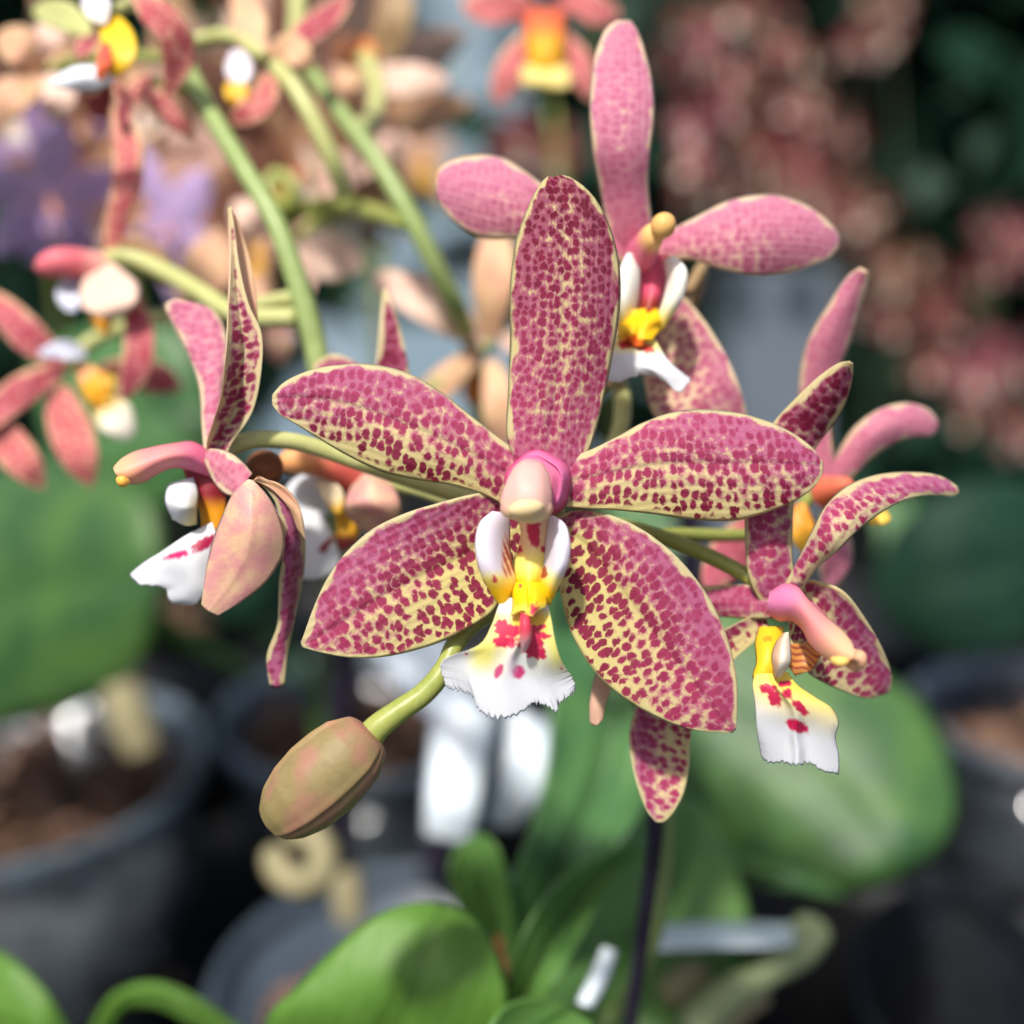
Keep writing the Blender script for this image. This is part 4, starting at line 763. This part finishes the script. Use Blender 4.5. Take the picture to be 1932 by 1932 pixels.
# ---- copied far flowers
def far_mesh(name, pet, bk, lipc, seed, longer=1.0):
    rs = random.Random(seed); V = []; F = []; MI = []; UV = []
    def loft(ang, L, w, bend, m, kind='sepal', y0=0.0, n=9, k=4, cup=.15):
        b = len(V); ca, sa = math.sin(ang), math.cos(ang); tt = np.linspace(0, 1, n + 1); ww = prof_w(kind, tt) * w / 2 + .3
        for i, t in enumerate(tt):
            for j in range(k + 1):
                s = j / k * 2 - 1
                r = L * t; q = s * ww[i]
                V.append((ca * r + sa * q, y0 + bend * t * t + abs(s) ** 2 * w * cup * .5, sa * r - ca * q)); UV.append((r, q))
        for i in range(n):
            for j in range(k):
                a = b + i * (k + 1) + j; F.append([a, a + 1, a + k + 2, a + k + 1]); MI.append(m)
    a0 = rs.uniform(-.15, .15)
    pw = longer
    loft(a0, 26, 12 * pw, rs.uniform(-3, 5), 0)
    for sgn in (-1, 1):
        loft(a0 + sgn * (1.25 + rs.uniform(-.1, .1)), 25, 12.5 * pw, rs.uniform(-3, 7), 0, 'petal')
        loft(a0 + sgn * (2.5 + rs.uniform(-.1, .1)), 24, 13.5 * pw, rs.uniform(-6, 3), 0, 'petal')
    loft(PI, 8, 5, -4, 2, 'strip', -3); 
    for q in range(5):    # flared lip
        pass
    b = len(V)
    for (x, z) in ((-2.5, -8), (2.5, -8), (7, -17), (0, -19), (-7, -17)): V.append((x, -6.5 + .2 * abs(x), z)); UV.append((x, z))
    F.append([b, b + 1, b + 2, b + 3, b + 4]); MI.append(3)
    for sgn in (-1, 1): loft(sgn * 2.75, 7, 4, -5, 3, 'petal', -3)
    # column
    b = len(V)
    for i in range(6):
        rr = (1.0, 1.3, 1.3, 1.4, 1.1, .2)[i]
        for j in range(8):
            th = j * PI / 4; V.append((rr * math.cos(th), -i * 1.5, rr * math.sin(th) - i * .3)); UV.append((i, j))
    for i in range(5):
        for j in range(8):
            F.append([b + i * 8 + j, b + i * 8 + (j + 1) % 8, b + i * 8 + 8 + (j + 1) % 8, b + i * 8 + 8 + j]); MI.append(4)
    me = bpy.data.meshes.new(name); me.from_pydata([(a * S, c * S, d * S) for a, c, d in V], [], F)
    for m in (pet, bk, 'far_yellow', lipc, 'far_col'): me.materials.append(M[m])
    me.polygons.foreach_set('material_index', MI); me.polygons.foreach_set('use_smooth', [True] * len(F))
    l = me.uv_layers.new(name='mm'); vi = np.zeros(len(me.loops), int); me.loops.foreach_get('vertex_index', vi)
    l.data.foreach_set('uv', np.array(UV, float)[vi].ravel()); me.update(); return me
M['far_stem'] = mat_mottle('far_stem', (.05, .07, .03), (.08, .08, .04), None, .2)
M['far_red'] = mat_mottle('far_petal_red', (.17, .022, .035), (.20, .05, .05), (.24, .11, .08), .35, .5, .2, .1, .1)
M['far_pink'] = mat_mottle('far_petal_pink', (.24, .05, .08), (.25, .08, .10), (.34, .16, .13), .35, .5, .2, .1, .1)
M['far_tan'] = mat_mottle('far_petal_tan', (.24, .12, .08), (.20, .085, .065), (.28, .17, .11), .35, .5, .2, .1, .1)
M['far_yellow'] = mat_mottle('far_lip_yellow', (.70, .33, .03), (.75, .42, .06), None, .3, .5, .2)
M['far_white'] = mat_mottle('far_lip_white', (.66, .62, .55), (.6, .5, .4), None, .3, .5, .2)
M['far_cream'] = mat_mottle('far_lip_cream', (.75, .6, .25), (.75, .65, .35), None, .3, .5, .2)
M['far_col'] = mat_mottle('far_column', (.6, .25, .2), (.65, .3, .2), None, .3, .5, .2)
FM = {'red': [far_mesh('red_flower', 'far_red', 'far_tan', 'far_white', i) for i in (1, 2)], 'pink': [far_mesh('pink_flower', 'far_pink', 'far_tan', 'far_white', i) for i in (3, 4)],
      'tan': [far_mesh('tan_flower', 'far_tan', 'far_tan', 'far_white', i, .85) for i in (5, 6)], 'peach': [far_mesh('peach_flower', 'peach', 'peach', 'far_white', i, .78) for i in (7, 8)] + [far_mesh('peach_flower', 'peach_pale', 'peach', 'far_yellow', 12, .75)],
      'cream': [far_mesh('salmon_flower', 'far_pink', 'peach', 'far_cream', i) for i in (9,)], 'lav': [far_mesh('lavender_flower', 'lav', 'lav', 'lav', i) for i in (10, 11)]}
def far_spike(label, cat, pts, kinds, n, spread, z, stem, base=None, scale=1.0, seed=0, group=None, face=None):
    """a distant plant: one stalk with flowers copied along it"""
    rs = random.Random(seed + 100)
    zb = z * 1.1
    t = thing('orchid_plant', label, cat, P(stem[-1][0], stem[-1][1], stem[-1][2] if len(stem[-1]) > 2 else z), group)
    st = [(a[0], a[1], a[2] if len(a) > 2 else z) for a in stem]
    tube('flower_stem', t, st, 1.2 if z < 400 else .9, 'pedicel' if z < 400 else 'far_stem', 8, 24)
    org = np.array(t.location); c = crom(pts, 200)
    for i in range(n):
        q = c[int((i + .5) / n * 199)]
        x = q[0] + rs.uniform(-1, 1) * spread; y = q[1] + rs.uniform(-1, 1) * spread * .8; zz = z + rs.uniform(-.5, .5) * 60 * (z / 400)
        me = rs.choice(FM[rs.choice(kinds)])
        o = bpy.data.objects.new('flower', me); COL.objects.link(o); o.parent = t
        o.location = tuple(P(x, y, zz) - org); f = scale * rs.uniform(.85, 1.1); o.scale = (f, f, f)
        if face: o.rotation_euler = face
        else: o.rotation_euler = (rs.uniform(-.5, .7), rs.uniform(-.35, .35), rs.uniform(-1.0, 1.0))
    return t
GR = 'blurred orchid plants flowering in the background'
top = thing('orchid_plant', 'blurred salmon orchid flower with yellow lip hanging at the top centre', 'orchid plant', P(1150, 1150, 330), GR)
tube('flower_stem', top, [(1030, -20, 84), (1080, -60, 90), (1140, 200, 150), (1160, 700, 230), (1160, 1200, 330)], 1.4, 'pedicel', 10, 40)
g6 = part_node('flower', top, P(1025, 20, 80))
for pts, w_, mt in (([(1010, 25), (970, 10), (920, 15), (870, 5)], 70, 'spot_salmon'), ([(1045, 15), (1090, 0), (1130, 20), (1170, 25)], 66, 'spot_salmon'), ([(1005, 60), (980, 100), (955, 150), (935, 195)], 62, 'spot_salmon'),
                    ([(1055, 60), (1080, 100), (1100, 140), (1120, 190)], 56, 'spot_salmon'), ([(1025, 10), (1025, -30), (1030, -80)], 60, 'spot_salmon')):
    cpetal('petal', g6, pts, w_, z=[80, 77, 78], mats=(mt, 'back'), fields=dict(wash=.95, spot=.3, dark=.1, vio=.1))
cpetal('callus', g6, [(1025, 20), (1028, 60), (1030, 110), (1030, 150)], 78, z=[78, 73, 73, 74], kind='strip', mats=('paint', 'paint'), cup=3, paint=C2((238, 110, 70), (240, 175, 40), .15, .5))
cpetal('mid_lobe', g6, [(1030, 125), (1030, 145), (1030, 170)], 92, z=[74, 72, 73], kind='strip', mats=('paint', 'paint'), paint=C1(240, 215, 130))
far_spike('blurred reddish orchid just below the top centre, left of the tall pink petal', 'orchid plant', [(1010, 250), (960, 330), (1060, 280)], ['red', 'pink'], 7, 35, 330, [(1040, 200), (1070, 500), (1080, 900, 320), (1080, 1150, 380)], scale=.6, seed=2, group=GR)
far_spike('blurred peach orchid crowding the upper left behind the green stalks', 'orchid plant', [(420, 260), (560, 280), (640, 200), (520, 360)], ['peach', 'tan'], 7, 70, 110, [(460, 200), (520, 420, 160), (600, 700, 190), (620, 1150, 320)], scale=1.1, seed=3, group=GR)
far_spike('blurred tan orchid at the left of the upper picture between corner and stalk', 'orchid plant', [(40, 60), (140, 190), (300, 250), (420, 420)], ['peach', 'red', 'peach'], 6, 45, 140, [(100, 60), (220, 420, 200), (300, 800, 240), (330, 1180, 330)], scale=1.05, seed=4, group=GR)
far_spike('violet orchid, the only lavender one, blurred at the far left', 'orchid plant', [(60, 290), (120, 370), (200, 300), (270, 390), (345, 430)], ['lav', 'lav', 'peach'], 7, 22, 118, [(110, 300), (220, 500, 150), (260, 900, 290), (260, 1200, 350)], scale=.62, seed=5, group=GR)
far_spike('blurred reddish brown orchid high at the left edge above the violet one', 'orchid plant', [(20, 180), (20, 280), (290, 180), (380, 330)], ['red', 'tan'], 7, 40, 260, [(20, 150), (100, 500, 270), (150, 1100, 340)], scale=.85, seed=6, group=GR)
far_spike('blurred brown orchid behind the two green stalks at the middle top', 'orchid plant', [(620, 300), (700, 230), (760, 240), (700, 400)], ['tan', 'peach', 'red'], 9, 40, 260, [(700, 200), (720, 600, 270), (740, 1100, 340)], scale=.85, seed=7, group=GR)
far_spike('blurred brown and red orchid along the top edge left of centre', 'orchid plant', [(440, -20), (600, 10), (680, 40), (700, 100)], ['tan', 'red'], 8, 40, 330, [(640, -20), (700, 400, 350), (720, 1000, 420)], scale=.9, seed=8, group=GR)
RS = [('dim brown one low between the two pink petals at the right', [(1690, 640), (1740, 700), (1800, 560)], ['tan', 'red'], 5, 45, 560, 20),
      ('dim tan one low at the right edge under the pink sprays', [(1860, 780), (1900, 830), (1930, 600)], ['tan', 'red', 'pink'], 4, 40, 600, 21),
      ('brown one in the middle of the reddish mass', [(1450, 300), (1540, 420), (1600, 250)], ['red', 'tan'], 7, 50, 560, 22),
      ('left of the lot, above the right petal of the pink flower', [(1290, 60), (1330, 180), (1300, 300)], ['red', 'tan', 'pink'], 8, 45, 430, 11),
      ('second from the left of the lot, top edge', [(1420, 20), (1460, 140), (1400, 260)], ['red', 'tan'], 9, 50, 520, 12),
      ('lowest reddish mass between the pink petal and the sky of leaves', [(1350, 330), (1480, 330), (1560, 400)], ['red', 'pink', 'tan'], 10, 50, 480, 13),
      ('tan mass right of the big pink petal tip', [(1620, 380), (1640, 480), (1620, 580)], ['tan', 'tan', 'red'], 8, 45, 560, 14),
      ('pink spray at the right edge, upper one', [(1840, 430), (1880, 500), (1900, 420)], ['pink', 'cream'], 4, 40, 540, 15),
      ('violet pink spray at the right edge, lower one', [(1830, 640), (1870, 720), (1800, 700)], ['pink'], 4, 35, 480, 16),
      ('dim tan spray just below the pink petal tip', [(1640, 600), (1700, 560), (1760, 520)], ['tan', 'red'], 8, 40, 620, 17),
      ('reddish spray at the top right among dark leaves', [(1680, 20), (1640, 60), (1600, 110)], ['red', 'tan', 'pink'], 5, 35, 560, 18),
      ('brownish spray above the upper right petal', [(1500, 200), (1540, 260), (1590, 300)], ['red', 'tan'], 7, 45, 600, 19)]
for lb, pts, kd, n_, sp_, z_, sd_ in RS:
    x0 = pts[0][0]
    far_spike("blurred background orchid, " + lb, "orchid plant", pts, kd, int(n_ * 3.6), sp_ * 1.4, z_, [(x0, pts[0][1] - 30), (x0 + 20, 500), (x0 + 10, 850, z_ + 20)], scale=.44, seed=sd_, group=GR)

# ---- leaves of plants behind
def leafplant(label, loc, leaves, group='orchid leaf tufts behind the flowers'):
    t = thing('orchid_plant', label, 'orchid plant', loc, group)
    for A, B, z, mt, cup in leaves: leaf(t, A, B, z, mt, cup=cup)
    return t
leafplant('big green leaf reaching in from the left edge above a clear pot', G(60, 1250, .10), [
    ([(-250, 1000), (-50, 900), (80, 860), (200, 880), (290, 960), (316, 1050)], [(-260, 1380), (-80, 1395), (0, 1372), (120, 1345), (225, 1295), (290, 1200), (319, 1090)], [240, 200, 185, 190], 'leaf_blue', 12),
    ([(60, 680), (180, 610), (320, 610), (390, 700), (400, 760)], [(120, 1020), (250, 1000), (360, 920), (405, 830), (405, 790)], [230, 215, 220], 'leaf_dark', 4),
    ([(330, 1000), (420, 930), (480, 900), (560, 950)], [(330, 1120), (420, 1180), (520, 1160), (580, 1080)], [250, 240, 240], 'leaf_shaded', 3)])
leafplant('long dim leaves crossing behind the beige petal back', G(420, 1200, .10), [
    ([(150, 1100), (300, 1150), (400, 1210), (480, 1260)], [(140, 1150), (280, 1200), (380, 1240), (476, 1275)], [250, 240, 240], 'leaf_mid', 1),
    ([(300, 1060), (420, 1100), (520, 1170), (590, 1280)], [(290, 1090), (400, 1150), (490, 1210), (570, 1290)], [260, 255, 260], 'leaf_dark', 1),
    ([(600, 1200), (590, 1240), (590, 1330), (600, 1420)], [(650, 1200), (640, 1260), (625, 1340), (610, 1425)], [270, 270, 280], 'leaf_mid', 1)])
leafplant('broad round leaf with a pale sheen in the lower right', G(1560, 1700, .11), [
    ([(1350, 1120), (1480, 1180), (1620, 1240), (1740, 1320), (1800, 1430), (1810, 1530), (1770, 1610), (1700, 1660)], [(1180, 1330), (1200, 1440), (1240, 1530), (1300, 1590), (1360, 1625), (1450, 1665), (1560, 1685), (1660, 1680)], [150, 132, 122, 118, 122], 'leaf_blue', 9),
    ([(1370, 1610), (1356, 1630), (1362, 1650)], [(1560, 1660), (1600, 1690), (1500, 1690)], [116, 114, 116], 'leaf_blue', 1)])
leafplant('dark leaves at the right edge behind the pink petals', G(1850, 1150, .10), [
    ([(1640, 1100), (1700, 980), (1800, 920), (1900, 900), (2000, 920)], [(1680, 1190), (1760, 1230), (1850, 1240), (1940, 1220), (2010, 1160)], [330, 310, 310, 320], 'leaf_shaded', 6),
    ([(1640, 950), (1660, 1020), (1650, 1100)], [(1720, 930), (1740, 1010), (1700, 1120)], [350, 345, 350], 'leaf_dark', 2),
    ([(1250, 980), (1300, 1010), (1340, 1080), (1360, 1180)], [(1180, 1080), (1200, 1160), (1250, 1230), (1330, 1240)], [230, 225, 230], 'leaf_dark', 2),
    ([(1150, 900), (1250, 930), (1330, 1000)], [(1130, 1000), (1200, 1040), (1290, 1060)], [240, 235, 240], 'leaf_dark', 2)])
leafplant('bright green leaf tips in the bottom left corner', G(60, 1900, .08), [
    ([(-150, 1800), (-60, 1790), (0, 1795), (70, 1850), (110, 1905), (160, 1990)], [(-150, 2100), (-80, 2100), (0, 2080), (60, 2060), (110, 2040), (140, 2020)], [70, 62, 60, 64], 'leaf_bright', 3),
    ([(150, 1990), (185, 1915), (230, 1868), (290, 1858), (350, 1880), (430, 1930), (520, 1990)], [(190, 2010), (215, 1930), (240, 1900), (290, 1895), (340, 1912), (400, 1950), (500, 2010)], [70, 62, 60, 64], 'leaf_bright', 1)])

# ---- pots
def lathe(name, parent, c, prof, mat, seg=64, label=None):
    V = []; F = []; n = len(prof)
    for r, h in prof:
        for j in range(seg):
            th = 2 * PI * j / seg; V.append((c[0] + r * math.cos(th), c[1] + r * math.sin(th), c[2] + h))
    for i in range(n - 1):
        for j in range(seg):
            k = (j + 1) % seg; F.append([i * seg + j, i * seg + k, (i + 1) * seg + k, (i + 1) * seg + j])
    uv = [(0, 0)] * len(V)
    return obj(name, V, F, [M[mat]], parent, None, uv, None, None, label=label)
def pot(x, y, r, mat, label, h=.11, bark=True, blabel=None):
    c = G(x, y, h); c = np.array([c[0], c[1], 0.0])
    t = thing('plant_pot', label, 'plant pot', c, 'plastic orchid pots standing on the bench')
    rb = r * .76; th = .0011
    lathe('pot_wall', t, c, [(.0, .004), (rb * .98, .004), (rb, .002), (rb + (r - rb) * .93, h - .008), (rb + (r - rb) * .93 - th, h - .008), (rb - th, .006), (0, .006)], mat)
    lathe('rim', t, c, [(r * .985, h - .009), (r * 1.03, h - .0085), (r * 1.045, h - .001), (r * 1.035, h), (r * 1.0, h - .0005), (r * .975, h - .006), (r * .985, h - .009)], 'pot_rim' if mat.startswith('clear') else mat)
    if bark:
        rs = random.Random(int(x * 7 + y)); V = []; F = []; UV = []
        for i in range(300):
            a = rs.uniform(0, 2 * PI); q = rs.random() ** .5 if i % 2 else 1.0; hh = rs.uniform(.004, h * .80); rr = (rb + (r - rb) * hh / h - .009) * q
            if q < .8: hh = h * .72 + rs.uniform(-.008, .010)
            p = Vector((c[0] + rr * math.cos(a), c[1] + rr * math.sin(a), hh + .008)); b = len(V)
            d = [Vector((rs.gauss(0, 1), rs.gauss(0, 1), rs.gauss(0, .7))).normalized() for _ in range(3)]
            sz = [rs.uniform(.005, .010), rs.uniform(.004, .007), rs.uniform(.002, .004)]
            for k in range(8):
                v = p + sum((d[m] * sz[m] * (1 if (k >> m) & 1 else -1) * rs.uniform(.7, 1.1) for m in range(3)), Vector()) * .8; V.append(tuple(v))
            for f in ((0, 1, 3, 2), (4, 6, 7, 5), (0, 4, 5, 1), (2, 3, 7, 6), (0, 2, 6, 4), (1, 5, 7, 3)): F.append([b + q_ for q_ in f])
        o = obj('potting_bark', V, F, [M['bark']], None, smooth=False, origin=c + np.array([0, 0, .08]))
        tag(o, blabel or ('brown bark chips filling the ' + label), None, None, 'stuff')
    return t, c
pot(20, 1440, .064, 'clear', 'large clear pot at the left edge under the big leaf')
pot(690, 1330, .055, 'clear_dim', 'dim clear pot behind the bud and the white tags')
pot(770, 1840, .048, 'pot_grey', 'grey blue pot with pale rim at the bottom behind the bright leaf')
pot(1600, 1800, .052, 'pot_dark', 'black pot in the lower right under the broad leaf', bark=False)
pot(1990, 1340, .050, 'clear_dim', 'clear pot glinting at the right edge')
pot(1230, 1330, .052, 'pot_dark', 'black pot hidden behind the central dark leaf')
pot(280, 1130, .050, 'pot_dark', 'black pot behind the big left leaf')
pot(2000, 1880, .048, 'pot_dark', 'black pot with grey rim in the bottom right corner', bark=False)
for x, y, lb in ((1560, 1150, 'black pot behind the right flower'), (1850, 1080, 'black pot behind the dark right edge leaves'), (950, 1080, 'black pot straight behind the centre flower'), (640, 1010, 'black pot behind the peeping white lip'), (1250, 930, 'black pot behind the right petal of the centre flower'), (60, 940, 'black pot behind the salmon flower at the left edge')):
    pot(x, y, .052, 'pot_dark', lb, bark=False)

# ---- tags
def ptag(label, A, B, z, cup=1.5, **k):
    o = petal('plant_tag', None, A, B, z=z, cup=cup, mats=('tag', 'tag'), thick=.7, nt=20, ns=8, wave=0, **k)
    return tag(o, label, 'plant tag', 'white plastic plant tags')
ptag('widest white tag, hanging straight down under the fringed lip', [(815, 1340), (806, 1430), (800, 1510), (798, 1580)], [(938, 1340), (925, 1430), (908, 1520), (888, 1602)], [112, 106, 104, 106])
ptag('white tag slanting down to the left under the fringed lip', [(960, 1335), (948, 1420), (930, 1500), (914, 1558)], [(1090, 1382), (1060, 1440), (1020, 1510), (968, 1566)], [122, 116, 116, 120])
ptag('blue shaded white tag running down right behind the bud stalk', [(680, 1215), (740, 1290), (800, 1350)], [(850, 1190), (875, 1270), (930, 1350)], [150, 140, 126])
ptag('narrow pale strip lying across the lower right leaves', roll=-9, A=[(1225, 1745), (1300, 1740), (1400, 1738), (1500, 1742)], B=[(1225, 1795), (1300, 1790), (1400, 1788), (1500, 1785)], z=[70, 72, 76, 80])
ptag('small pale tag tip leaning among the bottom leaves', [(1135, 1785), (1110, 1840), (1085, 1890)], [(1165, 1795), (1150, 1850), (1120, 1905)], [50, 46, 44])

def stake(label, pts, r, z=None):
    return tag(tube('plant_stake', None, pts, r, 'stake', 12, 16), label, 'plant stake', 'plant stakes')
stake('thick dark violet stake standing behind the bud and lower left sepal', [(660, 1150, 200), (645, 1350, 215), (632, 1600, 235), (622, 1800, 250)], 4.6)
stake('dark stake behind the widest white tag', [(850, 1200, 190), (835, 1400, 200), (820, 1650, 210)], 4)
stake('dark stake behind the right petal of the centre flower', [(1300, 930, 200), (1302, 1100, 210), (1300, 1300, 225)], 4.5)

def root(label, pts, r, mat):
    return tag(tube('aerial_root', None, pts, ends(r, .06, .06), mat, 12, 40), label, 'aerial root', 'aerial roots')
root('short pale root hanging beside the big left leaf', [(228, 1290, 200), (245, 1350, 198), (275, 1425, 198)], [5.5, 6, 5], 'root')
root('curled pale root ring just below the bud', [(515, 1600, 110), (525, 1640, 106), (560, 1665, 104), (600, 1655, 106), (610, 1610, 108), (585, 1575, 110), (545, 1580, 112)], [2.5, 3, 3.2, 3, 3.2], 'root')
root('short pale root standing beside the thick violet stake', [(655, 1640, 180), (655, 1690, 178), (665, 1740, 178)], [4, 4, 4], 'root')
root('green grey root forking at the bottom right over the black pot', [(1290, 1950, 72), (1370, 1880, 74), (1450, 1830, 78), (1510, 1790, 82), (1540, 1740, 86)], [3, 3, 2.6, 3, 3.6], 'root_green')
root('pale root lying at the bottom beside the green grey one', [(1330, 1960, 80), (1400, 1890, 84), (1440, 1870, 86)], [3.2, 3, 2.5], 'root')
root('tan root stub under the pale strip', [(1250, 1880, 80), (1300, 1850, 82), (1325, 1835, 84)], [2.5, 3, 2.5], 'root')

# ---- setting
def box(name, lo, hi, mat, parent=None, origin=None):
    x0, y0, z0 = lo; x1, y1, z1 = hi
    V = [(x0, y0, z0), (x1, y0, z0), (x1, y1, z0), (x0, y1, z0), (x0, y0, z1), (x1, y0, z1), (x1, y1, z1), (x0, y1, z1)]
    return obj(name, V, [[0, 3, 2, 1], [4, 5, 6, 7], [0, 1, 5, 4], [1, 2, 6, 5], [2, 3, 7, 6], [3, 0, 4, 7]], [M[mat]], parent, smooth=False, origin=origin)
tag(box('bench_surface', (-1.6, -.4, -.03), (1.6, 1.25, 0), 'mat'), None, None, kind='structure')
tag(box('floor', (-12, -6, -.86), (12, 12, -.80), 'concrete'), None, None, kind='structure')
tag(box('wall', (-8, 3.4, -.80), (8, 3.5, 3.0), 'concrete'), 'pale blue grey wall glimpsed at the top between the flowers', 'wall')
pp = P(1452, 640, 520)
tag(box('post', (pp[0] - .030, pp[1] - .02, -.80), (pp[0] + .030, pp[1] + .02, .26), 'steel'), 'blurred grey blue post right of the lower pink sepal', 'post')
# leafy plants standing behind on the floor
def bush(label, c, rx, rz, n, mat, seed, leafl=.09):
    rs = random.Random(seed); V = []; F = []; UV = []
    for i in range(n):
        d = Vector((rs.gauss(0, 1), rs.gauss(0, 1), rs.gauss(0, 1))).normalized() * rs.random() ** .4
        p = Vector((c[0] + d.x * rx, c[1] + d.y * rx * .6, c[2] + d.z * rz))
        ax = (d * .6 + Vector((rs.gauss(0, .5), rs.gauss(0, .5), rs.gauss(0, .5) - .2))).normalized(); sd = ax.cross(Vector((rs.gauss(0, 1), rs.gauss(0, 1), rs.gauss(0, 1)))).normalized(); up = ax.cross(sd)
        L = leafl * rs.uniform(.6, 1.2); b = len(V)
        for k, (t, w_) in enumerate(((0, .05), (.3, .9), (.6, 1), (.85, .6), (1, .04))):
            m = p + ax * L * t - up * L * .3 * t * t
            for s in (-1, 0, 1): V.append(tuple(m + sd * s * w_ * L * .24 + up * (abs(s) * .04 * L))); UV.append((t * L * 1000, s * L * 240))
        for k in range(4):
            for j in range(2): a = b + k * 3 + j; F.append([a, a + 1, a + 4, a + 3])
    t = thing('leafy_plant', label, 'leafy plant', (c[0], c[1], -.80), 'dark leafy plants in the background')
    obj('foliage', V, F, [M[mat]], t, None, UV)
    tube('stem', t, [(c[0], c[1], -.80), (c[0] + .01, c[1], c[2] * .5 - .4), (c[0], c[1], c[2])], 12, 'stem_tan', 8, 6, px=False)
for i, (x, y, dd, rx, rz, mt, lb) in enumerate(((1800, 120, 1150, .38, .36, 'leaf_shaded', 'dark leafy plant filling the top right corner'), (1550, 60, 1500, .40, .40, 'leaf_shaded', 'dark leafy plant behind the reddish sprays at the top'),
        (1480, 200, 1700, .34, .5, 'leaf_shaded', 'dark leafy plant behind the tall pink petal'), (1700, 560, 1150, .40, .26, 'leaf_shaded', 'dark leafy plant low behind the tan sprays'), (1500, 480, 1500, .5, .3, 'leaf_shaded', 'dark leafy plant low behind the pink petal tip'),
        (200, 200, 1400, .36, .45, 'leaf_dark', 'dark leafy plant behind the flowers of the upper left'), (-10, 400, 1200, .35, .4, 'leaf_shaded', 'dark leafy plant at the far left edge'), (430, 150, 1600, .25, .4, 'leaf_dark', 'dark leafy plant behind the green stalks'),
        (2050, 400, 1000, .25, .4, 'leaf_shaded', 'dark leafy plant at the right edge'))):
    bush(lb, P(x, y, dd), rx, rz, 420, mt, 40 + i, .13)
# ================================================================== camera, light
cam = bpy.data.cameras.new('camera'); co = bpy.data.objects.new('camera', cam); COL.objects.link(co)
co.location = tuple(CAM); co.rotation_euler = (math.radians(90) - PITCH, 0, 0)
cam.sensor_width = 36; cam.lens = 18 / TANH; cam.clip_start = .005; cam.clip_end = 200
cam.dof.use_dof = True; cam.dof.focus_distance = (D0 + .8) * S; cam.dof.aperture_fstop = cam.lens / 5.0
sc.camera = co
EL, AZ = math.radians(58), math.radians(205)     # sun high, behind the camera and to its left
w = bpy.data.worlds.new('World'); sc.world = w; w.use_nodes = True
bg = w.node_tree.nodes['Background']; sky = w.node_tree.nodes.new('ShaderNodeTexSky')
sky.sky_type = 'NISHITA'; sky.sun_disc = False; sky.sun_elevation = EL; sky.sun_rotation = AZ; sky.dust_density = 4; sky.air_density = 1.0; sky.ozone_density = 1
w.node_tree.links.new(sky.outputs[0], bg.inputs[0]); bg.inputs[1].default_value = .072
sl = bpy.data.lights.new('sun', 'SUN'); sl.energy = 3.2; sl.angle = math.radians(4); sl.color = (1, .95, .88)
so = bpy.data.objects.new('sun', sl); COL.objects.link(so)
sd = Vector((math.sin(AZ) * math.cos(EL), math.cos(AZ) * math.cos(EL), math.sin(EL)))
so.rotation_euler = sd.to_track_quat('Z', 'Y').to_euler()
sc.view_settings.view_transform = 'Standard'; sc.view_settings.look = 'None'; sc.view_settings.exposure = .58; sc.view_settings.gamma = 1
sc.render.engine = 'CYCLES'
sc.cycles.max_bounces = 8; sc.cycles.transparent_max_bounces = 12
